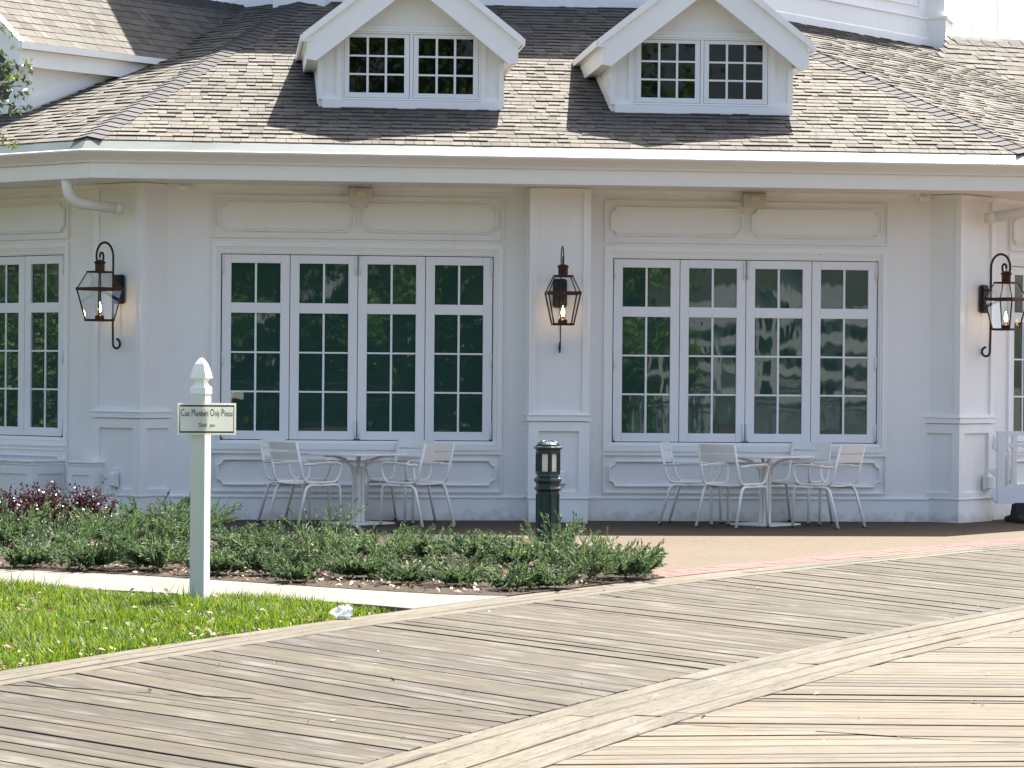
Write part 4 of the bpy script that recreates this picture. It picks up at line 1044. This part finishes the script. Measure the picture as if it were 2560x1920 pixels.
# ------------------------------------------------------------------ lanterns
def arc_pts(cx, cz, r_, a0, a1, n=10, y=0): return [(0, cx+r_*math.cos(R(a0+(a1-a0)*i/n)), cz+r_*math.sin(R(a0+(a1-a0)*i/n))) for i in range(n+1)]
def lantern():
    root = empty('wall_lantern')          # origin: centre of the back plate on the wall; arm reaches along -y
    mb = MB(); pts = [(-.055, -.155), (-.075, -.135), (-.075, .135), (-.055, .155), (.055, .155), (.075, .135), (.075, -.135), (.055, -.155)]
    mb.prism(pts, -.03, 0, 'y'); mb.prism([(p[0]*.8, p[1]*.88) for p in pts], -.045, -.03, 'y'); mb.build('back_plate', 'iron', root, bevel=.004)
    mb = MB(); a = -.10; t = (.011, .005)
    path = arc_pts(a+.055, -.58, .05, 100, -180, 14)           # foot scroll
    path = [(0, a-.045+.0, -.55)] if False else path
    up = [(0, a+.005, -.57), (0, a+.0, -.4), (0, a, 0), (0, a, .25)]
    foot = [(0, a+.005+.05*(1-math.cos(R(t_))), -.58-.05*math.sin(R(t_))) for t_ in np.linspace(270, 0, 14)]
    hook = [(0, a-.12+.12*math.cos(R(t_)), .34+.15*math.sin(R(t_))) for t_ in np.linspace(0, 180, 14)]
    curl = [(0, a-.24+.05*(1-math.cos(R(t_)))*1.0, .34-.10*math.sin(R(t_))*.75) for t_ in np.linspace(0, 180, 10)][1:]
    curl2 = [(0, a-.165+.025*math.cos(R(t_))-.0, .345+.035*math.sin(R(t_))) for t_ in np.linspace(0, 200, 8)][1:]
    mb.tube(foot+up+hook+curl+curl2, t, 6, flat=(1, 0, 0)); mb.build('scroll_arm', 'iron', root)
    mb = MB(); mb.box(-.012, .012, a, -.04, .09, .105); mb.box(-.012, .012, a, -.04, -.105, -.09); mb.build('arm_stay', 'iron', root)
    cy = a-.19; zb, zm, ztp = -.335, -.005, .175; B, Mw_, Tp = .105, .17, .092
    lv = [(B, zb), (Mw_, zm), (Tp, ztp)]
    mb = MB()
    for (h0, z0), (h1, z1) in ((lv[0], lv[1]), (lv[1], lv[2])):
        for sx in (-1, 1):
            for sy in (-1, 1): mb.tube([(sx*h0, cy+sy*h0, z0), (sx*h1, cy+sy*h1, z1)], .0085 if z0 < -.1 else .0065, 6)
    for h, z, hh in ((B, zb, .012), (Mw_, zm, .016), (Tp, ztp, .010)):
        for s in (-1, 1):
            mb.box(-h-.008, h+.008, cy+s*h-.008, cy+s*h+.008, z-hh, z+hh); a0, b0 = sorted((s*h-.0075, s*h+.0075)); mb.box(a0, b0, cy-h+.0085, cy+h-.0085, z-hh+.0005, z+hh-.0005)
    mb.box(-B+.008, B-.008, cy-B+.008, cy+B-.008, zb-.006, zb+.004)
    mb.build('cage', 'aged_copper', root)
    for (h0, z0), (h1, z1) in ((lv[0], lv[1]), (lv[1], lv[2])):
        for k in range(4):
            M = Matrix.Translation((0, cy, 0)) @ Matrix.Rotation(k*math.pi/2, 4, 'Z'); mb = MB()
            mb.add([(-h0, -h0+.002, z0), (h0, -h0+.002, z0), (h1, -h1+.002, z1), (-h1, -h1+.002, z1)], [(0, 1, 2, 3)], M); mb.build('glass_panel', 'lantern_glass', root)
    mb = MB(); mb.lathe([(.05, ztp-.004), (.052, ztp+.085), (.06, ztp+.09), (.062, ztp+.105), (.045, ztp+.118), (.012, ztp+.128)], 16, Matrix.Translation((0, cy, 0))); mb.build('chimney', 'aged_copper', root)
    mb = MB(); mb.tube([(0, cy, ztp+.125), (0, cy, ztp+.15), (0, cy, .355)], .006, 6); mb.build('hanger', 'iron', root)
    mb = MB(); mb.lathe([(.045, zb+.004), (.05, zb+.012), (.05, zb+.045), (.03, zb+.055), (.012, zb+.07), (.01, zb+.085)], 12, Matrix.Translation((0, cy, 0))); mb.build('burner', 'aged_copper', root)
    mb = MB(); mb.lathe([(.038, zb+.055), (.045, zb+.09), (.036, zb+.14), (.024, zb+.19), (.022, zb+.25)], 16, Matrix.Translation((0, cy, 0)))
    mb.f = [f for f in mb.f if len(f) == 4]; mb.build('glass_chimney', 'lantern_glass', root, True)
    mb = MB(); mb.lathe([(.002, zb+.075), (.013, zb+.095), (.019, zb+.12), (.014, zb+.15), (.006, zb+.175), (.001, zb+.195)], 10, Matrix.Translation((.002, cy, 0))); mb.build('flame', 'flame', root, True)
    return root
LZ = 2.45
proto = lantern()
QL = Vector((XC-4.42, -.26, 0)); QR = Vector((XC+4.42, -.26, 0))
spots = []
pm = wy(1400, 735, -.33); spots.append(((pm[0]-.005, -.348, LZ), 0, 'copper gas lantern on the middle column between the two windows'))
def onface(px, py, Q, th):
    d = ray(px, py); n = np.array([math.sin(R(th)), -math.cos(R(th)), 0]); t = ((np.array(Q)-CAM)@n+.018)/(d@n); return CAM+d*t
pl_ = onface(300, 725, QL, -45); pr_ = onface(2457, 753, QR, 45)
spots.append(((pl_[0], pl_[1], LZ), R(-45), 'copper gas lantern on the corner pillar behind the sign post'))
spots.append(((pr_[0], pr_[1], LZ), R(45), 'copper gas lantern on the corner pillar beside the white barrier'))
for i, (loc, rz, lab) in enumerate(spots):
    o = proto if i == 0 else copy_tree(proto)
    o.location = loc; o.rotation_euler = (0, 0, rz); tag(o, lab, 'lantern', 'gas lanterns on the pillars')

# ------------------------------------------------------------------ small fixtures on the building
def outlet(loc, rz, label):
    root = empty('outlet_box', loc, rz)
    mb = MB(); mb.box(-.05, .05, -.05, 0, -.085, .075); mb.build('housing', 'barrier_plastic', root, bevel=.012)
    mb = MB(); mb.prism([(-.05, .07), (-.085, .06), (-.09, -.07), (-.05, -.075)], -.042, .042, 'x'); mb.build('cover', 'barrier_plastic', root, bevel=.008)
    mb = MB(); mb.tube([(.02, -.03, .075), (.02, -.03, .10), (.02, -.002, .11)], .010, 8); mb.tube([(-.01, -.04, -.085), (-.01, -.04, -.105)], .016, 8); mb.build('conduit', 'pipe_paint', root)
    tag(root, label, 'outlet box', 'weatherproof outlets on the pillars')
p = onface(290, 1198, QL, -45); outlet((p[0], p[1], p[2]), R(-45), 'white outlet box on the corner pillar above the burgundy shrub')
p = wy(1402, 1193, -.33); outlet((p[0], -.331, p[2]), 0, 'white outlet box on the middle column behind the green bollard')
p = onface(2461, 1205, QR, 45); outlet((p[0], p[1], p[2]), R(45), 'white outlet box on the corner pillar beside the white barrier')
def speaker(px, label):
    p = wy(px, 480, -.2); root = empty('eave_speaker', (p[0], -.23, 3.585))
    mb = MB(); mb.box(-.13, .13, -.06, .06, -.022, 0); mb.box(-.135, -.125, -.04, .04, -.12, -.022); mb.box(.125, .135, -.04, .04, -.12, -.022); mb.build('bracket', 'fixture_grey', root)
    mb = MB(); mb.prism([(-.10, -.04), (.10, -.035), (.085, -.17), (-.13, -.185)], -.124, .124, 'x'); mb.build('cabinet', 'speaker_beige', root, bevel=.01)
    mb = MB(); M = Matrix.Translation((0, -.1235, -.112)) @ Matrix.Rotation(R(102), 4, 'X'); mb.lathe([(.055, -.002), (.055, .001), (.045, .004), (.01, .002)], 16, M); mb.build('grille', 'speaker_beige', root)
    tag(root, label, 'speaker', 'speakers under the eave')
speaker(901, 'beige loudspeaker under the soffit above the window behind the sign post')
speaker(1882, 'beige loudspeaker under the soffit above the window beside the white barrier')
def flood(px, py, label):
    p = wy(px, py, -.12); root = empty('soffit_light', (p[0], -.12, 3.585))
    mb = MB(); mb.box(-.05, -.02, -.03, .03, -.05, 0); mb.tube([(-.035, 0, -.04), (.03, -.01, -.05)], .012, 6); mb.build('mount', 'white_paint', root)
    mb = MB(); mb.box(-.03, .085, -.05, .04, -.075, -.035); mb.build('lamp_head', 'white_paint', root, bevel=.006)
    tag(root, label, 'light fitting', 'small fittings under the soffit')
flood(452, 455, 'small white light fitting under the soffit beside the downspout pillar')
flood(2304, 487, 'small white light fitting under the soffit near the white barrier end')

# ------------------------------------------------------------------ furniture
def chair():
    root = empty('armchair')     # faces +y, origin on the floor under the seat
    W = .245
    def rounded(pts, r_=.05, k=5):
        out = [Vector(pts[0])]
        for i in range(1, len(pts)-1):
            b = Vector(pts[i]); a = b+(Vector(pts[i-1])-b).normalized()*min(r_, (Vector(pts[i-1])-b).length*.45); c = b+(Vector(pts[i+1])-b).normalized()*min(r_, (Vector(pts[i+1])-b).length*.45)
            out += bend(a, b, c, k)
        return out+[Vector(pts[-1])]
    for s in (-1, 1):
        x = s*W
        mb = MB(); mb.tube(rounded([(x*1.04, -.33, .012), (x*.98, -.205, .43), (x*.98, -.02, .425)], .07), .0155, 8); mb.build('leg', 'cream_metal', root, True)
        mb = MB(); mb.tube(rounded([(x*1.04, .235, .012), (x*1.0, .225, .43), (x*.98, -.02, .425)], .07), .0155, 8); mb.build('leg', 'cream_metal', root, True)
        mb = MB(); mb.tube(rounded([(x*.93, -.335, .865), (x*.97, -.235, .455), (x*.97, .20, .455), (x*1.08, .245, .655), (x*1.10, -.27, .64)], .075), .0135, 8); mb.build('side_frame', 'cream_metal', root, True)
        mb = MB(); mb.box(-.024, .024, -.16, .16, -.006, .006, Matrix.Translation((x*1.09, .02, .660)) @ Matrix.Rotation(R(1.8), 4, 'X')); mb.build('armrest', 'cream_metal', root, bevel=.004)
        for yy in (-.315, .236):
            mb = MB(); mb.tube([(x*1.04, yy, 0), (x*1.04, yy, .018)], .0165, 8); mb.build('foot', 'rubber', root)
    for i in range(6):     # seat slats, dished
        y0 = -.215+i*.073; dz = -.018*math.cos((i-2.5)/3*1.4); mb = MB(); n = 8; vs = []
        for j in range(n+1):
            u = -W*.96+2*W*.96*j/n; sag = -.014*(1-(2*j/n-1)**2)
            for (yy, zz) in ((y0, .452), (y0+.066, .452), (y0+.066, .444), (y0, .444)): vs.append((u, yy, zz+dz+sag+.012))
        mb.add(vs, [(j*4+a_, (j+1)*4+a_, (j+1)*4+(a_+1) % 4, j*4+(a_+1) % 4) for j in range(n) for a_ in range(4)]); mb.build('seat_slat', 'cream_metal', root)
    for (z0, z1) in ((.788, .87), (.69, .772)):
        mb = MB(); n = 10; vs = []
        for j in range(n+1):
            u = -W*.92+2*W*.92*j/n; cv = -.03*(1-(2*j/n-1)**2)
            yb = lambda z: -.335+(.865-z)*.245
            for (z, o) in ((z0, .0), (z1, .0), (z1, -.008), (z0, -.008)): vs.append((u, yb(z)+cv+o+.004, z))
        mb.add(vs, [(j*4+a_, (j+1)*4+a_, (j+1)*4+(a_+1) % 4, j*4+(a_+1) % 4) for j in range(n) for a_ in range(4)]+[(0, 1, 2, 3), (n*4+3, n*4+2, n*4+1, n*4)]); mb.build('back_slat', 'cream_metal', root)
    return root
def table():
    root = empty('cafe_table'); h = .39
    mb = MB(); r_ = .06; pts = []
    for sx, sy, a0 in ((1, 1, 0), (-1, 1, 90), (-1, -1, 180), (1, -1, 270)):
        for k in range(5): a = R(a0+22.5*k); pts.append((sx*(h-r_)+r_*math.cos(a), sy*(h-r_)+r_*math.sin(a)))
    mb.prism(pts, .722, .742, 'z'); mb.build('table_top', 'cream_metal', root, bevel=.004)
    mb = MB()
    for sx, sy in ((1, 1), (-1, 1), (-1, -1), (1, -1)): mb.box(min(sx*.004, sx*.05), max(sx*.004, sx*.05), min(sy*.004, sy*.05), max(sy*.004, sy*.05), .022, .60)
    mb.build('pedestal', 'cream_metal', root, bevel=.01)
    for sx, sy in ((1, 1), (-1, 1), (-1, -1), (1, -1)):
        mb = MB(); mb.tube([(sx*.03, sy*.03, .50), (sx*.05, sy*.05, .60), (sx*.10, sy*.10, .675), (sx*.19, sy*.19, .712), (sx*.26, sy*.26, .716)], .016, 8); mb.build('strut', 'cream_metal', root, True)
    mb = MB(); b = .275; mb.box(-b, b, -b, b, 0, .022); mb.build('base_plate', 'cream_metal', root, bevel=.006)
    return root
c0 = chair(); t0 = table(); first = [True, True]
def put(proto_, idx, loc, rz, label, cat, group):
    o = proto_ if first[idx] else copy_tree(proto_); first[idx] = False
    o.location = loc; o.rotation_euler = (0, 0, rz); tag(o, label, cat, group); return o
def ground_at(px, py): p = gz(px, py); return p[0], p[1]
tl = ground_at(895, 1310); tr = ground_at(1912, 1313)
put(t0, 1, (tl[0], tl[1], 0), R(40), 'white square pedestal table behind the junipers', 'table', 'cafe tables on the patio')
put(t0, 1, (tr[0], tr[1], 0), R(43), 'white square pedestal table on the bare patio beyond the bollard', 'table', 'cafe tables on the patio')
def face(dx, dy): return math.atan2(dy, dx)-math.pi/2
CH = [(tl, -.54, -.40, (.80, .60), 'white armchair behind the junipers, its back outlined by the folding window'),
      (tl, .56, -.42, (-.72, .70), 'white armchair behind the junipers, turned towards the middle column'),
      (tl, -.62, .30, (.82, -.57), 'white armchair against the wall, hidden behind the chair near the sign post'),
      (tl, .44, .36, (-.62, -.78), 'white armchair against the wall, half hidden across the juniper side table'),
      (tr, -.40, -.42, (.72, .70), 'white armchair on the bare patio with its back to the boardwalk, overlapping another chair'),
      (tr, .56, -.42, (-.70, .71), 'white armchair on the bare patio on the side towards the barrier'),
      (tr, -.74, .10, (.92, -.35), 'white armchair beside the wall on the side towards the bollard'),
      (tr, .42, .36, (-.62, -.78), 'white armchair by the wall, hidden behind the chair towards the barrier')]
for (tc_, dx, dy, f, lab) in CH:
    put(c0, 0, (tc_[0]+dx, tc_[1]+dy, 0), face(*f), lab, 'chair', 'white armchairs round the cafe tables')

# ------------------------------------------------------------------ sign post
def letters(body, size, sx, shear=0.0, off=0.0):
    cu = bpy.data.curves.new('lettering', 'FONT'); cu.body = body; cu.size = size; cu.shear = shear; cu.extrude = .0008; cu.offset = off; cu.resolution_u = 4
    o = bpy.data.objects.new('lettering_tmp', cu); col.objects.link(o); bpy.context.view_layer.update()
    me = bpy.data.meshes.new_from_object(o.evaluated_get(bpy.context.evaluated_depsgraph_get())); bpy.data.objects.remove(o); bpy.data.curves.remove(cu)
    co = np.empty(len(me.vertices)*3); me.vertices.foreach_get('co', co); co = co.reshape(-1, 3); co[:, 0] *= sx
    return me, co
def sign_post():
    b = dg(431, 1302); root = empty('sign_post', (b[0], b[1], 0)); tag(root, 'white wooden post with pointed cap and notice board standing in the grass', 'sign')
    w_ = .053; M = Matrix.Rotation(R(-24), 4, 'Z')
    mb = MB(); mb.box(-w_, w_, -w_, w_, -.05, 1.44, M); mb.build('post', 'post_paint', root, bevel=.004)
    mb = MB(); prof = [(.0565, 1.435), (.0565, 1.478), (.052, 1.482), (.043, 1.492), (.037, 1.507), (.036, 1.52), (.042, 1.535), (.0585, 1.543), (.0575, 1.552), (.049, 1.595), (.035, 1.64), (.016, 1.672), (.002, 1.682)]
    mb.lathe([(r_*1.414, z) for r_, z in prof], 4, M @ Matrix.Rotation(R(45), 4, 'Z')); mb.build('post_cap', 'trim_paint', root, bevel=.002)
    # board fixed to the front of the post, facing the boardwalk
    Mb = Matrix.Translation((.012, -.078, 0)) @ Matrix.Rotation(R(4), 4, 'Z'); x0, x1, z0, z1 = -.172, .228, 1.155, 1.373
    mb = MB(); mb.box(x0, x1, -.006, .004, z0, z1, Mb); sb = mb.build('sign_board', 'sign_plastic', root)
    mb = MB(); mb.box(-.02, .03, .004, .035, 1.2, 1.33, Mb); mb.build('mounting_block', 'trim_paint', root)
    mb = MB(); i = .014
    for (a, b_, c, d) in ((x0+i, x1-i, z1-i-.011, z1-i), (x0+i, x1-i, z0+i, z0+i+.011), (x0+i, x0+i+.0045, z0+i+.011, z1-i-.011), (x1-i-.0045, x1-i, z0+i+.011, z1-i-.011)):
        mb.box(a, b_, -.0072, -.0061, c, d, Mb)
    mb.build('border_line', 'navy_print', sb)
    T = Mb @ Matrix.Translation((0, -.0068, 0)) @ Matrix.Rotation(R(90), 4, 'X')
    def line(runs, cx, base, width, name):
        items = []; x = 0
        for body, size, sx, shear, off, gap in runs:
            me, co = letters(body, size, sx, shear, off); mn, mx_ = co[:, 0].min(), co[:, 0].max(); co[:, 0] += x-mn; x += (mx_-mn)+gap; items.append((me, co))
        k = width/x
        for me, co in items:
            co[:, 0] = (co[:, 0]-x/2)*k+cx; co[:, 1] += base
            v = np.array([T @ Vector(p) for p in co]); me.vertices.foreach_set('co', v.reshape(-1)); me.update(); me.materials.clear(); link(name, me, 'navy_print', sb)
    B_, s_, q = .072, .057, .005
    line([('C', B_, .62, 0, .0002, q), ('ast', s_, .62, 0, .0003, .016), ('M', B_, .62, 0, 0, q), ('embers', s_, .62, 0, .0003, .016), ('O', B_, .62, 0, .0002, q), ('nly', s_, .62, 0, .0003, .016), ('P', B_, .62, 0, .0004, q), ('lease', s_, .62, 0, .0003, 0)], (x0+x1)/2, 1.283, .352, 'lettering')
    line([('Thank', .036, .62, .25, .0002, .012), ('you', .036, .62, .25, .0006, 0)], (x0+x1)/2+.0, 1.210, .112, 'lettering')
sign_post()

# ------------------------------------------------------------------ bollard light
def bollard():
    b = dg(1182, 1186); root = empty('bollard_light', (b[0], b[1], 0), R(5.7)); tag(root, 'dark green six sided bollard light standing among the junipers', 'bollard')
    off = R(-90)
    def hexa(prof, name, mat, bev=.003): mb = MB(); mb.lathe(prof, 6, off=off); return mb.build(name, mat, root, bevel=bev)
    hexa([(.122, -.03), (.122, .05), (.112, .06), (.108, .525), (.116, .53)], 'shaft', 'bollard_green')
    for k in range(6):
        a = off+math.pi/6+k*math.pi/3; M = Matrix.Rotation(a, 4, 'Z') @ Matrix.Translation((.0945, 0, 0)); mb = MB()
        for (y0, y1, z0, z1) in ((-.046, -.036, .10, .50), (.036, .046, .10, .50), (-.036, .036, .10, .11), (-.036, .036, .49, .50)): mb.box(-.005, .006, y0, y1, z0, z1, M)
        mb.build('panel_frame', 'bollard_green', root)
    hexa([(.108, .53), (.128, .538), (.130, .552), (.116, .565), (.112, .57), (.112, .598), (.124, .606), (.133, .622), (.128, .640), (.106, .655), (.100, .672)], 'collar', 'bollard_green')
    hexa([(.097, .66), (.097, .89)], 'lens', 'frosted_lens', 0)
    hexa([(.119, .676), (.119, .706), (.098, .706), (.098, .677)], 'lower_ring', 'bollard_green')
    hexa([(.098, .866), (.119, .865), (.119, .905), (.098, .905)], 'upper_ring', 'bollard_green')
    for k in range(6):
        a = off+k*math.pi/3; mb = MB(); M = Matrix.Rotation(a, 4, 'Z'); mb.prism([(.090, -.020), (.1185, -.0), (.090, .020)], .7055, .8655, 'z', M)
        mb.build('mullion', 'bollard_green', root)
    hexa([(.119, .905), (.135, .911), (.135, .927), (.124, .932), (.10, .936)], 'cap_rim', 'bollard_green')
    mb = MB(); mb.lathe([(.110, .934), (.096, .952), (.07, .968), (.038, .978), (.004, .981)], 24); d = mb.build('dome', 'bollard_green', root, True)
    for k in range(6):
        a = off+k*math.pi/3; mb = MB(); mb.tube([(math.cos(a)*r_, math.sin(a)*r_, z) for r_, z in ((.106, .939), (.094, .956), (.067, .972), (.032, .982))], .006, 6); mb.build('rib', 'bollard_green', d, True)
bollard()

# ------------------------------------------------------------------ barrier
def barrier():
    p = gz(2552, 1306); x_l = wy(2492, 1200, p[1])[0]; root = empty('plastic_barrier', (x_l, p[1], 0), R(4)); tag(root, 'white plastic crowd barrier with slotted panel and black rubber foot', 'barrier')
    L, z0, z1 = 1.9, .205, 1.0; t = .028
    zb = (.20, .205); mb = MB()
    rows = [(.86, .955), (.40, .83)]
    xs = []; x = .07
    while x < L-.15: xs.append((x, x+.105)); x += .148
    # panel built as a grid with the slots left open
    xe = sorted({0, L, *[a for s in xs for a in s]}); ze = sorted({z0, z1, *[a for r_ in rows for a in r_]})
    for i in range(len(xe)-1):
        for j in range(len(ze)-1):
            a, b, c, d = xe[i], xe[i+1], ze[j], ze[j+1]
            if any(abs(a-s[0]) < 1e-6 for s in xs) and any(abs(c-r_[0]) < 1e-6 for r_ in rows):
                # rounded rim of the opening
                rr = .035 if d-c > .2 else .028; pts = []
                for cx, cz, a0 in ((b-rr, d-rr, 0), (a+rr, d-rr, 90), (a+rr, c+rr, 180), (b-rr, c+rr, 270)):
                    for k in range(5): an = R(a0+22.5*k); pts.append((cx+rr*math.cos(an), cz+rr*math.sin(an)))
                cor = [(b, d)]*5+[(a, d)]*5+[(a, c)]*5+[(b, c)]*5
                n = len(pts); vs = []
                for q, k_ in zip(pts, cor): vs += [(q[0], -t, q[1]), (k_[0], -t, k_[1]), (q[0], t, q[1]), (k_[0], t, k_[1])]
                fs = []
                for k in range(n):
                    m_ = (k+1) % n; fs += [(k*4, k*4+1, m_*4+1, m_*4), (k*4+2, m_*4+2, m_*4+3, k*4+3), (k*4, m_*4, m_*4+2, k*4+2)]
                mb.add(vs, fs); continue
            mb.add([(a, -t, c), (b, -t, c), (b, -t, d), (a, -t, d), (a, t, c), (b, t, c), (b, t, d), (a, t, d)], [(0, 1, 2, 3), (5, 4, 7, 6)]+([(0, 3, 7, 4)] if i == 0 else [])+([(1, 5, 6, 2)] if i == len(xe)-2 else [])+([(3, 2, 6, 7)] if j == len(ze)-2 else [])+([(0, 4, 5, 1)] if j == 0 else []))
    mb.build('panel', 'barrier_plastic', root)
    for z in (.80, .24):
        mb = MB(); mb.prism([(0, z-.02), (-.045, z), (-.06, z+.05), (-.05, z+.10), (-.03, z+.10), (-.02, z+.12), (0, z+.10)], -.022, .022, 'y'); mb.build('hinge_lug', 'barrier_plastic', root, bevel=.005)
        mb = MB(); mb.tube([(-.04, 0, z+.08), (-.04, 0, z+.145)], .011, 8); mb.build('hinge_pin', 'barrier_plastic', root)
    mb = MB(); mb.prism([(.0, .50), (-.10, .565), (-.10, .575), (0, .60)], -.02, .02, 'y'); mb.build('end_fin', 'barrier_plastic', root, bevel=.004)
    for fx in (.26, 1.6):
        mb = MB(); mb.prism([(-.30, 0), (.30, 0), (.30, .05), (.11, .08), (.05, .215), (-.05, .215), (-.11, .08), (-.30, .05)], fx-.07, fx+.07, 'x'); mb.build('foot', 'rubber', root, bevel=.015)
barrier()

# ------------------------------------------------------------------ planter boxes at the left wing
def planter(loc, rz, lx, ly, h, label):
    root = empty('planter_box', loc, rz); mb = MB(); mb.box(0, lx, -ly, 0, 0, h-.05); b = mb.build('box', 'white_paint', root)
    mb = MB(); mb.box(-.03, lx+.03, -ly-.03, .0, h-.022, h); mb.box(-.016, lx+.016, -ly-.016, 0, h-.055, h-.022); mb.build('lid', 'trim_paint', root, bevel=.006)
    mb = MB(); t = .013
    for (a, c) in ((0, .07), (lx-.07, lx)): mb.box(a, c, -ly-t, -ly+.001, .0, h-.056)
    mb.box(.07, lx-.07, -ly-t, -ly+.001, h-.15, h-.056); mb.box(.07, lx-.07, -ly-t, -ly+.001, 0, .1)
    for xa, xb in ((-t, .001), (lx-.001, lx+t)):
        for (a, c) in ((-ly-t, -ly+.07), (-.07, -.001)): mb.box(xa, xb, a, c, 0, h-.056)
        mb.box(xa, xb, -ly+.07, -.07, h-.15, h-.056); mb.box(xa, xb, -ly+.07, -.07, 0, .1)
    mb.build('panel_frame', 'trim_paint', root)
    tag(root, label, 'planter box', 'panelled boxes along the left wing')
nL = np.array([-math.sin(R(45)), -math.cos(R(45)), 0]); wL = np.array([XC-HALF, 0, 0]); uL = np.array([math.cos(R(45)), -math.sin(R(45)), 0])
def boxes(px, prot, lx, label):
    d = ray(px, 1170); t = ((wL-CAM)@nL+prot)/(d@nL); c = CAM+d*t; o_ = c-uL*lx-nL*prot
    planter((o_[0], o_[1], 0), R(-45), lx, prot, .61, label)
boxes(80, .49, 1.9, 'white panelled box with a moulded lid behind the burgundy shrubs')
boxes(236, .24, .40, 'narrow white panelled box tucked against the corner pillar')

# ------------------------------------------------------------------ litter bag
def bag():
    b = dg(738, 1338, .0); root = empty('plastic_wrapper', (b[0], b[1], 0)); rg = np.random.default_rng(5); mb = MB(); n, k = 12, 6; vs = []
    for i in range(k+1):
        z = .09*i/k; r_ = .055*math.sin(math.pi*(.18+.72*i/k))
        for j in range(n):
            a = 6.283*j/n; q = r_*(1+rg.normal(0, .22)); vs.append((q*math.cos(a)*1.15+.02*i/k, q*math.sin(a), max(.0, z+rg.normal(0, .008))))
    fs = [(i*n+j, i*n+(j+1) % n, (i+1)*n+(j+1) % n, (i+1)*n+j) for i in range(k) for j in range(n)]
    mb.add(vs, fs); mb.build('film', 'clear_film', root); tag(root, 'crumpled clear plastic wrapper lying in the grass tip', 'litter')
bag()
